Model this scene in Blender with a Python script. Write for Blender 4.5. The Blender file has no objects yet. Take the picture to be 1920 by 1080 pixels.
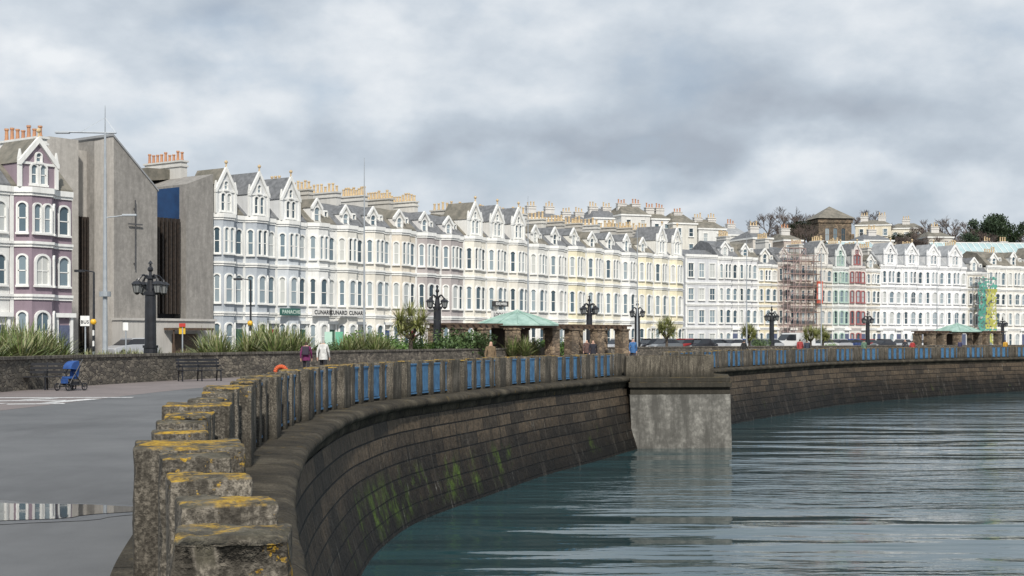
import bpy, bmesh, math, random
from mathutils import Vector, Matrix, noise as mnoise
random.seed(7)
SC=bpy.context.scene
COL=SC.collection
F=2667.0; EYE=1.65
R=math.radians
def PX(x,d): return (x-960)/F*d
# ---------------------------------------------------------------- materials
def newmat(name):
    m=bpy.data.materials.new(name); m.use_nodes=True
    nt=m.node_tree; b=nt.nodes['Principled BSDF']
    return m,nt,b
def pos(nt,scale=(1,1,1)):
    g=nt.nodes.new('ShaderNodeNewGeometry'); mp=nt.nodes.new('ShaderNodeMapping')
    mp.inputs['Scale'].default_value=scale
    nt.links.new(g.outputs['Position'],mp.inputs['Vector']); return mp.outputs['Vector']
def noise(nt,vec,scale,detail=4,rough=.6):
    n=nt.nodes.new('ShaderNodeTexNoise'); n.inputs['Scale'].default_value=scale
    n.inputs['Detail'].default_value=detail; n.inputs['Roughness'].default_value=rough
    nt.links.new(vec,n.inputs['Vector']); return n.outputs['Fac']
def ramp(nt,fac,stops):
    r=nt.nodes.new('ShaderNodeValToRGB'); e=r.color_ramp.elements
    while len(e)<len(stops): e.new(.5)
    for i,(p,c) in enumerate(stops):
        e[i].position=p; e[i].color=(c[0],c[1],c[2],1) if not isinstance(c,(int,float)) else (c,c,c,1)
    nt.links.new(fac,r.inputs['Fac']); return r.outputs['Color']
def mix(nt,fac,a,b,mode='MIX'):
    n=nt.nodes.new('ShaderNodeMix'); n.data_type='RGBA'; n.blend_type=mode
    if isinstance(fac,(int,float)): n.inputs[0].default_value=fac
    else: nt.links.new(fac,n.inputs[0])
    for k,v in ((6,a),(7,b)):
        if isinstance(v,tuple): n.inputs[k].default_value=(v[0],v[1],v[2],1)
        else: nt.links.new(v,n.inputs[k])
    return n.outputs[2]
def math_(nt,op,a,b=None):
    n=nt.nodes.new('ShaderNodeMath'); n.operation=op
    for k,v in ((0,a),(1,b)):
        if v is None: continue
        if isinstance(v,(int,float)): n.inputs[k].default_value=v
        else: nt.links.new(v,n.inputs[k])
    return n.outputs[0]
def bump(nt,b,h,strength=.3,dist=.02):
    n=nt.nodes.new('ShaderNodeBump'); n.inputs['Strength'].default_value=strength; n.inputs['Distance'].default_value=dist
    nt.links.new(h,n.inputs['Height']); nt.links.new(n.outputs[0],b.inputs['Normal'])
def M(name,c,c2=None,scale=1.,rough=.8,bmp=0,bscale=30,stretch=(1,1,1),metal=0,streak=0):
    m,nt,b=newmat(name)
    if c2 is None: c2=tuple(v*.82 for v in c)
    v=pos(nt,stretch); f=noise(nt,v,scale,3)
    col=ramp(nt,f,[(.35,c2),(.65,c)])
    if streak:
        f2=noise(nt,pos(nt,(2.2,2.2,.22)),1.6,4)
        col=mix(nt,ramp(nt,f2,[(.45,0.),(.75,streak)]),col,tuple(v*.5 for v in c))
    nt.links.new(col,b.inputs['Base Color'])
    b.inputs['Roughness'].default_value=rough; b.inputs['Metallic'].default_value=metal
    if bmp: bump(nt,b,noise(nt,pos(nt),bscale,3),bmp)
    return m
_pc={}
def plaster(c):
    k=tuple(round(x,3) for x in c)
    if k not in _pc:
        _pc[k]=M('painted_render_%d'%len(_pc),c,tuple(v*.88 for v in c),.5,.75,0,12,streak=.35)
    return _pc[k]
WHITE=(.81,.81,.785)
trimw=plaster(WHITE)
slate=M('slate',(.19,.195,.205),(.11,.115,.12),2.5,.6,.3,20)
slate2=M('slate_mossy',(.22,.20,.165),(.12,.115,.095),1.2,.75,.3,20)
palelead=M('pale_lead_roof',(.34,.35,.36),(.24,.25,.26),1.2,.6)
black=M('black_metal',(.02,.022,.028),(.012,.012,.015),3,.4)
darkgrey=M('dark_bronze',(.10,.10,.105),(.06,.06,.065),3,.5)
grey_metal=M('galvanised_steel',(.42,.45,.48),(.33,.36,.39),2,.45,metal=.3)
terracotta=M('terracotta',(.52,.27,.14),(.4,.2,.12),3,.8)
buffpot=M('buff_clay',(.62,.48,.29),(.46,.34,.20),3,.8)
wood=M('brown_timber',(.11,.07,.045),(.06,.04,.03),4,.7)
slatw=M('dark_stained_slats',(.045,.033,.026),(.02,.016,.014),4,.7)
blue=M('blue_paint',(.08,.22,.40),(.04,.12,.24),6,.6,streak=.6)
def mk_glass():
    m,nt,b=newmat('window_glass')
    oi=nt.nodes.new('ShaderNodeObjectInfo')
    col=ramp(nt,oi.outputs['Random'],[(0,(.03,.05,.065)),(.3,(.08,.125,.155)),(.55,(.17,.225,.26)),(.8,(.30,.355,.385)),(1,(.54,.54,.51))])
    nt.links.new(col,b.inputs['Base Color']); b.inputs['Roughness'].default_value=.08
    bump(nt,b,noise(nt,pos(nt),1.3,2),.25,.05)
    return m
glass=mk_glass()
def concrete(name,c,lichen=0.,fine=60,dark=.5,speck=.6,streak=0,bs=.7):
    m,nt,b=newmat(name)
    v=pos(nt); f=noise(nt,v,1.3,5,.7)
    col=ramp(nt,f,[(.3,tuple(x*dark for x in c)),(.7,c)])
    f2=noise(nt,v,fine,3,.7)
    col=mix(nt,speck,col,ramp(nt,f2,[(.38,.2),(.5,.8),(.62,1.8)]),'MULTIPLY')
    if streak:
        f3=noise(nt,pos(nt,(1.6,1.6,.25)),1.2,6,.7)
        col=mix(nt,ramp(nt,f3,[(.42,0.),(.62,streak)]),col,tuple(x*.3 for x in c))
    if lichen:
        g=nt.nodes.new('ShaderNodeNewGeometry'); sp=nt.nodes.new('ShaderNodeSeparateXYZ'); nt.links.new(g.outputs['Normal'],sp.inputs[0])
        sp2=nt.nodes.new('ShaderNodeSeparateXYZ'); nt.links.new(g.outputs['Position'],sp2.inputs[0])
        up=ramp(nt,sp.outputs['Z'],[(.3,0.),(.75,1.)])
        nz=noise(nt,v,2.1,7,.72)
        mask=math_(nt,'MULTIPLY',ramp(nt,nz,[(.50,0.),(.57,1.)]),up)
        hi=ramp(nt,sp2.outputs['Z'],[(.80,0.),(1.08,1.)])
        side=math_(nt,'MULTIPLY',ramp(nt,math_(nt,'ADD',noise(nt,v,4,7,.78),math_(nt,'MULTIPLY',hi,.10)),[(.71,0.),(.73,1.)]),hi)
        mask=math_(nt,'MAXIMUM',mask,side)
        mask=math_(nt,'MULTIPLY',mask,math_(nt,'MULTIPLY',ramp(nt,noise(nt,v,30,3,.7),[(.35,.25),(.5,1.)]),lichen))
        lc=ramp(nt,noise(nt,v,25,3),[(.35,(.22,.125,.015)),(.6,(.46,.29,.035))])
        moss=ramp(nt,noise(nt,v,8,4),[(.4,(.06,.055,.035)),(.6,(.15,.135,.10))])
        col=mix(nt,math_(nt,'MULTIPLY',up,.7),col,moss)
        vs_=ramp(nt,noise(nt,pos(nt,(5,5,.7)),1.5,5,.7),[(.43,0.),(.60,.8)])
        col=mix(nt,math_(nt,'MULTIPLY',vs_,math_(nt,'SUBTRACT',1.,mask)),col,(.035,.031,.025))
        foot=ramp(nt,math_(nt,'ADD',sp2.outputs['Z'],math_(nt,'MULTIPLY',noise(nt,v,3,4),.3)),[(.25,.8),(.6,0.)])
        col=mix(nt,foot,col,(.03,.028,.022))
        col=mix(nt,mask,col,lc)
    nt.links.new(col,b.inputs['Base Color']); b.inputs['Roughness'].default_value=.92; b.inputs['Specular IOR Level'].default_value=.25
    bump(nt,b,math_(nt,'ADD',f2,math_(nt,'MULTIPLY',noise(nt,v,9,4),1.5)),bs,.012)
    return m
blockmat=concrete('weathered_aggregate_concrete',(.20,.178,.145),1.,48,.5,.75,0,1.)
bastmat=concrete('pale_patched_concrete',(.25,.242,.22),0,5,.40,.35,.9,.3)
churchmat=concrete('board_marked_concrete',(.31,.295,.275),0,3,.82,.12,.3,.25)
churchlight=concrete('pale_and_sunlit_concrete',(.48,.455,.42),0,3,.85,.08,.25,.2)  # pale slab concrete; on the tower side the same tone paints in sunlight
def mk_coping():
    m,nt,b=newmat('dark_coping_stone')
    uv=nt.nodes.new('ShaderNodeUVMap'); uv.uv_map='UVMap'; sx=nt.nodes.new('ShaderNodeSeparateXYZ'); nt.links.new(uv.outputs[0],sx.inputs[0])
    fr=math_(nt,'FRACT',math_(nt,'DIVIDE',sx.outputs['X'],1.6))
    joint=ramp(nt,fr,[(.0,1.),(.012,.9),(.022,0.)])
    v=pos(nt)
    col=ramp(nt,noise(nt,v,1.1,6,.7),[(.3,(.022,.019,.015)),(.52,(.055,.047,.034)),(.72,(.13,.112,.082))])
    col=mix(nt,.6,col,ramp(nt,noise(nt,v,40,3),[(.35,.35),(.65,1.6)]),'MULTIPLY')
    li=ramp(nt,noise(nt,v,3.,7,.75),[(.60,0.),(.66,.5)])
    col=mix(nt,li,col,(.20,.135,.03))
    col=mix(nt,joint,col,(.01,.01,.01))
    nt.links.new(col,b.inputs['Base Color']); b.inputs['Roughness'].default_value=.9; b.inputs['Specular IOR Level'].default_value=.2
    bump(nt,b,math_(nt,'SUBTRACT',noise(nt,v,7,5,.75),joint),1.,.05)
    return m
copingmat=mk_coping()
def mk_seawall():
    m,nt,b=newmat('sea_wall_stone')
    uv=nt.nodes.new('ShaderNodeUVMap'); uv.uv_map='UVMap'
    br=nt.nodes.new('ShaderNodeTexBrick'); br.inputs['Scale'].default_value=1
    br.inputs['Brick Width'].default_value=1.55; br.inputs['Row Height'].default_value=.37
    br.inputs['Mortar Size'].default_value=.020; br.inputs['Mortar Smooth'].default_value=.3; br.inputs['Bias'].default_value=-.25
    br.inputs['Color1'].default_value=(.105,.078,.052,1); br.inputs['Color2'].default_value=(.020,.018,.016,1); br.inputs['Mortar'].default_value=(.004,.004,.004,1)
    nt.links.new(uv.outputs[0],br.inputs['Vector'])
    col=br.outputs['Color']
    v=pos(nt)
    sp=nt.nodes.new('ShaderNodeSeparateXYZ'); g=nt.nodes.new('ShaderNodeNewGeometry'); nt.links.new(g.outputs['Position'],sp.inputs[0])
    z3=math_(nt,'ADD',sp.outputs['Z'],3.)
    col=mix(nt,.75,col,ramp(nt,noise(nt,v,5,6,.78),[(.3,.25),(.5,.9),(.7,2.)]),'MULTIPLY')
    wet=ramp(nt,math_(nt,'ADD',math_(nt,'MULTIPLY',z3,.36),math_(nt,'MULTIPLY',noise(nt,v,.6,5),.55)),[(.40,.10),(.72,.32),(1.10,.95)])
    col=mix(nt,1.,col,wet,'MULTIPLY')
    mp=nt.nodes.new('ShaderNodeMapping'); mp.inputs['Scale'].default_value=(2.6,.25,1); nt.links.new(uv.outputs[0],mp.inputs[0])
    st=noise(nt,mp.outputs[0],1.,6,.72)
    col=mix(nt,ramp(nt,st,[(.56,0.),(.68,.4)]),col,(.13,.115,.095))
    col=mix(nt,ramp(nt,st,[(.34,.7),(.44,0.)]),col,(.008,.008,.007))
    mp2=nt.nodes.new('ShaderNodeMapping'); mp2.inputs['Scale'].default_value=(8,.7,1); nt.links.new(uv.outputs[0],mp2.inputs[0])
    st3=noise(nt,mp2.outputs[0],1.,6,.8)
    gate=ramp(nt,noise(nt,v,.35,3),[(.45,0.),(.56,1.)])
    col=mix(nt,math_(nt,'MULTIPLY',ramp(nt,st3,[(.61,0.),(.67,.85)]),gate),col,(.42,.41,.37))
    yz=ramp(nt,math_(nt,'MULTIPLY',sp.outputs['Y'],.01),[(.27,.0),(.31,.115),(.40,.115),(.47,.0),(.8,0.)])
    al=math_(nt,'ADD',noise(nt,pos(nt,(.6,.6,.35)),1.3,7,.75),yz)
    hz=ramp(nt,math_(nt,'MULTIPLY',z3,.4),[(.04,0.),(.2,1.),(.42,.9),(.64,0.)])
    al=math_(nt,'MULTIPLY',ramp(nt,al,[(.61,0.),(.73,1.)]),hz)
    al=math_(nt,'MULTIPLY',al,ramp(nt,br.outputs['Fac'],[(0,1.),(.6,.4)]))
    col=mix(nt,math_(nt,'MULTIPLY',al,.9),col,ramp(nt,noise(nt,v,6,4),[(.35,(.03,.055,.006)),(.65,(.11,.18,.02))]))
    nt.links.new(col,b.inputs['Base Color']); b.inputs['Roughness'].default_value=.65; b.inputs['Specular IOR Level'].default_value=.25
    h=math_(nt,'ADD',math_(nt,'MULTIPLY',br.outputs['Fac'],-1.2),math_(nt,'MULTIPLY',noise(nt,v,4,5,.75),1.3))
    bump(nt,b,h,.9,.08)
    return m
seawallmat=mk_seawall()
def mk_rubble(name,c1,c2,scale=3.2):
    m,nt,b=newmat(name)
    v=pos(nt,(1,1,1.7)); 
    vo=nt.nodes.new('ShaderNodeTexVoronoi'); vo.inputs['Scale'].default_value=scale; nt.links.new(v,vo.inputs['Vector'])
    ve=nt.nodes.new('ShaderNodeTexVoronoi'); ve.feature='DISTANCE_TO_EDGE'; ve.inputs['Scale'].default_value=scale; nt.links.new(v,ve.inputs['Vector'])
    bw=nt.nodes.new('ShaderNodeRGBToBW'); nt.links.new(vo.outputs['Color'],bw.inputs[0])
    col=ramp(nt,bw.outputs[0],[(.2,c2),(.5,tuple((a+b_)/2 for a,b_ in zip(c1,c2))),(.8,c1)])
    col=mix(nt,ramp(nt,ve.outputs['Distance'],[(.0,.85),(.06,0.)]),col,(.05,.045,.04))
    col=mix(nt,ramp(nt,noise(nt,pos(nt),.6,4),[(.4,.6),(.6,0.)]),col,(.06,.055,.045))
    nt.links.new(col,b.inputs['Base Color']); b.inputs['Roughness'].default_value=.9
    bump(nt,b,ramp(nt,ve.outputs['Distance'],[(0,0.),(.12,1.)]),.8,.04)
    return m
rubble=mk_rubble('rubble_stone',(.27,.235,.185),(.08,.07,.06),4.2)
brownstone=mk_rubble('brown_stone',(.32,.24,.16),(.14,.10,.07),2.5)
def mk_asphalt():
    m,nt,b=newmat('asphalt'); v=pos(nt)
    col=ramp(nt,noise(nt,v,.3,6,.7),[(.3,(.088,.091,.095)),(.7,(.15,.153,.157))])
    f=noise(nt,v,120,2)
    col=mix(nt,.5,col,ramp(nt,f,[(.35,.5),(.65,1.4)]),'MULTIPLY')
    st=ramp(nt,noise(nt,pos(nt,(.5,.12,1)),1.,5,.7),[(.52,0.),(.66,.35)])
    col=mix(nt,st,col,(.05,.05,.052))
    nt.links.new(col,b.inputs['Base Color']); b.inputs['Roughness'].default_value=.75
    bump(nt,b,f,.4,.006); return m
asphalt=mk_asphalt()
def mk_paving():
    m,nt,b=newmat('pink_block_paving'); v=pos(nt)
    br=nt.nodes.new('ShaderNodeTexBrick'); br.inputs['Scale'].default_value=3
    br.inputs['Color1'].default_value=(.21,.172,.165,1); br.inputs['Color2'].default_value=(.18,.155,.15,1); br.inputs['Mortar'].default_value=(.13,.12,.115,1)
    nt.links.new(v,br.inputs['Vector'])
    col=mix(nt,.5,br.outputs['Color'],ramp(nt,noise(nt,v,.5,5),[(.3,.7),(.7,1.3)]),'MULTIPLY')
    nt.links.new(col,b.inputs['Base Color']); b.inputs['Roughness'].default_value=.85; return m
paving=mk_paving()
def mk_mark():
    m,nt,b=newmat('worn_road_paint'); v=pos(nt)
    col=mix(nt,ramp(nt,noise(nt,v,7,6,.8),[(.38,0.),(.48,1.)]),(.12,.12,.125),(.65,.65,.64))
    nt.links.new(col,b.inputs['Base Color']); return m
markmat=mk_mark()
soil=M('planting_soil',(.06,.05,.03),(.035,.035,.02),2,.95)
def mk_water():
    m,nt,b=newmat('sea_water')
    b.inputs['Base Color'].default_value=(.018,.052,.060,1); b.inputs['Roughness'].default_value=.06; b.inputs['IOR'].default_value=1.333
    n1=noise(nt,pos(nt,(.12,.42,1)),1.1,2,.4)
    n2=noise(nt,pos(nt,(.45,1.5,1)),1.4,2,.5)
    n3=noise(nt,pos(nt,(.018,.075,1)),1.,3,.5)
    n4=noise(nt,pos(nt,(1.8,4.2,1)),1.6,2,.6)
    big=ramp(nt,n3,[(.40,.15),(.60,1.)])
    h=math_(nt,'ADD',math_(nt,'MULTIPLY',n1,1.0),math_(nt,'MULTIPLY',math_(nt,'MULTIPLY',n2,.40),big))
    h=math_(nt,'ADD',h,math_(nt,'MULTIPLY',math_(nt,'MULTIPLY',n4,.07),big))
    bump(nt,b,h,1.,.22)
    return m
water=mk_water()
def mk_puddle():
    m,nt,b=newmat('puddle_water'); b.inputs['Base Color'].default_value=(.03,.032,.035,1); b.inputs['Roughness'].default_value=.02
    b.inputs['IOR'].default_value=1.9
    bump(nt,b,noise(nt,pos(nt),3,2),.03,.01); return m
puddle=mk_puddle()
def foliage(name,c,c2,scale=6):
    m,nt,b=newmat(name)
    f=noise(nt,pos(nt),scale,2)
    col=ramp(nt,f,[(.3,c2),(.7,c)])
    nt.links.new(col,b.inputs['Base Color']); b.inputs['Roughness'].default_value=.55
    return m
flax=foliage('flax_leaf',(.20,.25,.08),(.06,.095,.028))
flaxdry=foliage('dry_flax_leaf',(.33,.32,.16),(.13,.14,.065))
palmleaf=foliage('palm_leaf',(.32,.33,.10),(.11,.14,.04))
shrubleaf=foliage('shrub_leaf',(.10,.16,.05),(.03,.06,.02),3)
ivyleaf=foliage('bright_shrub_leaf',(.14,.25,.05),(.05,.10,.025),3)
pineleaf=foliage('evergreen_leaf',(.045,.075,.03),(.015,.028,.015),1)
bark=M('bark',(.12,.09,.07),(.06,.05,.04),3,.9)
twig=M('bare_twigs',(.135,.105,.09),(.07,.055,.05),.3,.95)
hillmat=M('scrubby_hillside',(.085,.08,.05),(.045,.04,.03),.12,.95,.4,2)
copper=M('green_copper',(.36,.50,.44),(.22,.35,.30),1.2,.6,.1,streak=.4)
# ---------------------------------------------------------------- mesh builder
class MB:
    def __init__(s): s.v=[];s.f=[];s.m=[]
    def add(s,vs,fs,mi=0):
        o=len(s.v); s.v+=[tuple(v) for v in vs]
        for f in fs: s.f.append([i+o for i in f]); s.m.append(mi)
    def box(s,x0,x1,y0,y1,z0,z1,mi=0):
        s.add([(x,y,z) for z in (z0,z1) for y in (y0,y1) for x in (x0,x1)],[(0,2,3,1),(4,5,7,6),(0,1,5,4),(2,6,7,3),(0,4,6,2),(1,3,7,5)],mi)
    def prism(s,poly,ax,a,b,mi=0):
        def mk(p,t):
            if ax=='z': return (p[0],p[1],t)
            if ax=='y': return (p[0],t,p[1])
            return (t,p[0],p[1])
        n=len(poly)
        s.add([mk(p,a) for p in poly]+[mk(p,b) for p in poly],[tuple(range(n))[::-1],tuple(range(n,2*n))]+[(i,(i+1)%n,n+(i+1)%n,n+i) for i in range(n)],mi)
    def frus(s,x,y,z0,z1,r0,r1,n=10,mi=0,cap=True):
        vs=[(x+r*math.cos(2*math.pi*i/n+math.pi/n),y+r*math.sin(2*math.pi*i/n+math.pi/n),z) for z,r in ((z0,r0),(z1,r1)) for i in range(n)]
        fs=[(i,(i+1)%n,n+(i+1)%n,n+i) for i in range(n)]
        if cap: fs+=[tuple(range(n))[::-1],tuple(range(n,2*n))]
        s.add(vs,fs,mi)
    def tube(s,p,q,r0,r1=None,n=5,mi=0):
        if r1 is None: r1=r0
        p=Vector(p);q=Vector(q);d=(q-p)
        if d.length<1e-6: return
        d.normalize(); u=d.orthogonal().normalized(); w=d.cross(u)
        vs=[c+(u*math.cos(2*math.pi*i/n)+w*math.sin(2*math.pi*i/n))*r for c,r in ((p,r0),(q,r1)) for i in range(n)]
        s.add(vs,[(i,(i+1)%n,n+(i+1)%n,n+i) for i in range(n)]+[tuple(range(n))[::-1],tuple(range(n,2*n))],mi)
    def ball(s,c,r,mi=0,n=8,sz=1):
        vs=[];fs=[]
        for j in range(1,n//2+1):
            for i in range(n):
                a=math.pi*j/(n//2+1); t=2*math.pi*i/n
                vs.append((c[0]+r*math.sin(a)*math.cos(t),c[1]+r*math.sin(a)*math.sin(t),c[2]+r*sz*math.cos(a)))
        k=n//2
        for j in range(k-1):
            for i in range(n): fs.append((j*n+i,j*n+(i+1)%n,(j+1)*n+(i+1)%n,(j+1)*n+i))
        fs.append(tuple(range(n))); fs.append(tuple(range((k-1)*n,k*n)))
        s.add(vs,fs,mi)
    def mesh(s,name,mats,smooth=False,recalc=True,bevel=0):
        me=bpy.data.meshes.new(name); me.from_pydata(s.v,[],s.f)
        for m in mats: me.materials.append(m)
        me.polygons.foreach_set('material_index',s.m)
        if recalc or bevel:
            bm=bmesh.new(); bm.from_mesh(me)
            if bevel: bmesh.ops.bevel(bm,geom=bm.edges[:],offset=bevel,segments=2,affect='EDGES',profile=.6)
            bmesh.ops.recalc_face_normals(bm,faces=bm.faces); bm.to_mesh(me); bm.free()
        if smooth: me.polygons.foreach_set('use_smooth',[True]*len(me.polygons))
        me.update(); return me
def ob(name,data,parent=None,loc=(0,0,0),rot=0,label=None,cat=None,group=None,kind=None,scale=None):
    o=bpy.data.objects.new(name,data); COL.objects.link(o)
    o.location=loc
    o.rotation_euler=rot if isinstance(rot,tuple) else (0,0,rot)
    if scale: o.scale=(scale,)*3 if isinstance(scale,(int,float)) else scale
    if parent: o.parent=parent
    if label: o['label']=label
    if cat: o['category']=cat
    if group: o['group']=group
    if kind: o['kind']=kind
    return o
# ---------------------------------------------------------------- curves
def catmull(pts,step=.25):
    out=[]
    P=[Vector(p) for p in pts]; P=[P[0]*2-P[1]]+P+[P[-1]*2-P[-2]]
    for i in range(1,len(P)-2):
        n=max(2,int((P[i+1]-P[i]).length/step))
        for k in range(n):
            t=k/n
            out.append(.5*((2*P[i])+(P[i+1]-P[i-1])*t+(2*P[i-1]-5*P[i]+4*P[i+1]-P[i+2])*t*t+(3*P[i]-P[i-1]-3*P[i+1]+P[i+2])*t**3))
    out.append(P[-2]); return out
class Curve:
    def __init__(s,pts,step=.25):
        s.p=catmull(pts,step); s.s=[0]
        for a,b in zip(s.p,s.p[1:]): s.s.append(s.s[-1]+(b-a).length)
        s.L=s.s[-1]
    def at(s,t):
        import bisect
        i=min(max(bisect.bisect(s.s,t)-1,0),len(s.p)-2)
        f=(t-s.s[i])/(s.s[i+1]-s.s[i]); p=s.p[i].lerp(s.p[i+1],f)
        a=s.p[max(i-2,0)]; b=s.p[min(i+3,len(s.p)-1)]; T=(b-a).normalized()
        return p,T,Vector((T.y,-T.x))
    def s_at_y(s,y):
        for i,p in enumerate(s.p):
            if p.y>=y: return s.s[i]
        return s.L
B=Curve([(-1.2,-14),(-.55,-5),(-.48,0),(-.78,3.9),(-1.25,5.9),(-1.72,7.6),(-2.38,10.3),(-3.3,16),(-3.95,22),(-4.2,28),(-4.1,32),(-3.5,36.7),(-1.6,43.5),(0,49),(2.2,55),(4.6,62),(7.6,70),(11.6,80),(16.5,90),(22.8,102.5),(33,116),(47,131),(65,147),(90,165),(130,186)])
S=Curve([(-18,20),(-16.9,38),(-16.4,46),(-15.6,52),(-13.7,60),(-11.9,65),(-8.6,76),(-2.8,92),(7,112),(20,130),(38,150),(62,170),(95,190)])
def strip_obj(name,curve,s0,s1,o0,o1,z,mat,step=1.0,**kw):
    mb=MB(); n=int((s1-s0)/step); vs=[]
    for i in range(n+1):
        p,T,N=curve.at(s0+(s1-s0)*i/n)
        for o in (o0,o1): q=p+N*o; vs.append((q.x,q.y,z))
    mb.add(vs,[(2*i,2*i+1,2*i+3,2*i+2) for i in range(n)])
    return ob(name,mb.mesh(name,[mat],recalc=False),**kw)
def sweep(name,curve,s0,s1,prof,mat,step=.5,smooth=True,jit=0):
    n=max(2,int((s1-s0)/step)); vs=[];us=[]
    pl=[0]
    for a,b in zip(prof,prof[1:]): pl.append(pl[-1]+math.dist(a,b))
    for i in range(n+1):
        t=s0+(s1-s0)*i/n; p,T,N=curve.at(t)
        for (o,z),l in zip(prof,pl):
            if jit and o>.3:
                o+=mnoise.noise(Vector((t*.9,l*2,0)))*jit+mnoise.noise(Vector((t*3.1,l*5,7)))*jit*.5; z+=mnoise.noise(Vector((t*1.3,l*3,4)))*jit*.6
            q=p+N*o; vs.append((q.x,q.y,z)); us.append((t,-l))
    m=len(prof); fs=[]
    for i in range(n):
        for j in range(m-1): fs.append((i*m+j,i*m+j+1,(i+1)*m+j+1,(i+1)*m+j))
    me=bpy.data.meshes.new(name); me.from_pydata(vs,[],fs); me.materials.append(mat)
    uv=me.uv_layers.new(name='UVMap')
    for l in me.loops: uv.data[l.index].uv=us[l.vertex_index]
    if smooth: me.polygons.foreach_set('use_smooth',[True]*len(me.polygons))
    me.update(); return me
# ---------------------------------------------------------------- ground, water
land=MB(); rows=[(p.x+.1,p.y) for p in B.p[::6]]+[(300,250),(900,420),(6000,1500),(6000,7000)]
vs=[]
for x,y in rows: vs+=[(x,y,0),(-6000,y,0)]
land.add(vs,[(2*i,2*i+2,2*i+3,2*i+1) for i in range(len(rows)-1)])
ob('ground',land.mesh('ground',[asphalt],recalc=False),label='grey asphalt promenade and land behind the sea wall',kind='structure',cat='ground')
w=MB(); w.add([(-300,-3000,-2.95),(7000,-3000,-2.95),(7000,1600,-2.95),(-300,1600,-2.95)],[(0,1,2,3)])
ob('sea_water',w.mesh('sea_water',[water],recalc=False),label='calm rippled grey-green sea below the wall',kind='structure',cat='water')
strip_obj('paved_path',S,5,S.L,.27,5.2,.004,paving,kind='structure',label='pinkish grey block paving beside the low stone wall',cat='path')
strip_obj('planting_bed',S,5,S.L,-7.5,-.27,.5,soil,kind='structure',label='raised planting bed of dark soil',cat='planting bed')
strip_obj('road',S,5,S.L,-30,-9.5,.35,asphalt,kind='structure',label='asphalt road in front of the terraces',cat='road')
kb=sweep('pavement',S,5,S.L,[(-7.5,.5),(-7.5,.48),(-9.3,.48),(-9.5,.48),(-9.5,.35)],M('pavement_slabs',(.3,.3,.29)),1,False)
ob('pavement',kb,kind='structure',label='pale pavement and kerb along the road',cat='pavement')
mk=MB()
def mstrip(x0,y0,x1,y1,wd):
    a=Vector((x0,y0));b=Vector((x1,y1));d=(b-a).normalized();n=Vector((-d.y,d.x))*wd/2
    mk.add([(*(a+n),.009),(*(a-n),.009),(*(b-n),.009),(*(b+n),.009)],[(0,1,2,3)])
for a in [(-15,40.6,-10.9,40.9),(-14.6,38.4,-12.2,38.9),(-11.7,39.9,-12.2,37.4),(-13.0,36.6,-11.6,36.9),(-13.4,35.4,-12.6,34.4),(-14.2,33.6,-12.4,33.9),(-14.4,37.2,-13.2,36.9),(-12.9,40.1,-13.5,39.3)]: mstrip(*a,.45)
ob('road_marking',mk.mesh('road_marking',[markmat],recalc=False),kind='structure',label='worn white painted markings on the asphalt',cat='road marking')
def blob(name,cx,cy,rx,ry,z,mat,**k):
    pd=MB(); pts=[]
    for i in range(60):
        a=2*math.pi*i/60; r=1+.09*math.sin(3*a+1)+.05*math.sin(7*a)+.03*math.sin(13*a)
        pts.append((cx+rx*r*math.cos(a),cy+ry*r*math.sin(a)+.06*math.sin(5*a),z))
    pd.add(pts,[tuple(range(60))]); ob(name,pd.mesh(name,[mat],recalc=False),**k)
wetm=M('damp_asphalt',(.05,.05,.052),(.035,.035,.037),2,.3)
blob('damp_patch',-6.8,13.55,3.2,1.3,.005,wetm,kind='structure',label='damp dark asphalt around the puddle',cat='ground')
blob('puddle',-6.85,13.6,2.95,1.12,.009,puddle,kind='structure',label='shallow rain puddle reflecting the terraces',cat='puddle')
# ---------------------------------------------------------------- sea wall
wall=sweep('sea_wall',B,2,B.L,[(.68,-.34),(.76,-.9),(.88,-1.6),(1.06,-2.3),(1.25,-2.95),(1.4,-3.6)],seawallmat,.5)
SW=ob('sea_wall',wall,label='tall curved dark masonry sea wall with algae and lime streaks',cat='sea wall')
cop=sweep('coping',B,2,B.L,[(-.45,.0),(-.45,.10),(.30,.10),(.62,.095),(.78,.08),(.86,.03),(.88,-.04),(.85,-.10),(.78,-.14),(.71,-.17),(.71,-.27),(.66,-.35)],copingmat,.22,jit=.025)
ob('coping',cop,SW)
def blk(name,l,wd,h,seed):
    bm=bmesh.new(); bmesh.ops.create_cube(bm,size=1)
    for v in bm.verts: v.co=Vector((v.co.x*wd,v.co.y*l,(v.co.z+.5)*h))
    bmesh.ops.bevel(bm,geom=bm.edges[:],offset=.016,segments=2,affect='EDGES',profile=.6)
    bmesh.ops.subdivide_edges(bm,edges=[e for e in bm.edges if e.calc_length()>.12],cuts=9,use_grid_fill=True)
    bm.normal_update()
    o=Vector((seed*3.7,seed*1.3,0))
    for v in bm.verts:
        n=mnoise.noise((v.co+o)*6)*.009+mnoise.noise((v.co+o)*19)*.007
        e=(abs(v.co.x)>wd/2-.03)+(abs(v.co.y)>l/2-.03)+(v.co.z>h-.03)
        if e>=2: n-=max(0,mnoise.noise((v.co+o)*4))*.04
        v.co+=v.normal*n
    bmesh.ops.recalc_face_normals(bm,faces=bm.faces)
    me=bpy.data.meshes.new(name); bm.to_mesh(me); bm.free(); me.materials.append(blockmat)
    me.polygons.foreach_set('use_smooth',[True]*len(me.polygons)); return me
bal=[blk('parapet_block',.34,.345,.99,i) for i in range(4)]
pier=[blk('parapet_pier',.70,.58,1.0,10+i) for i in range(3)]
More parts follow.
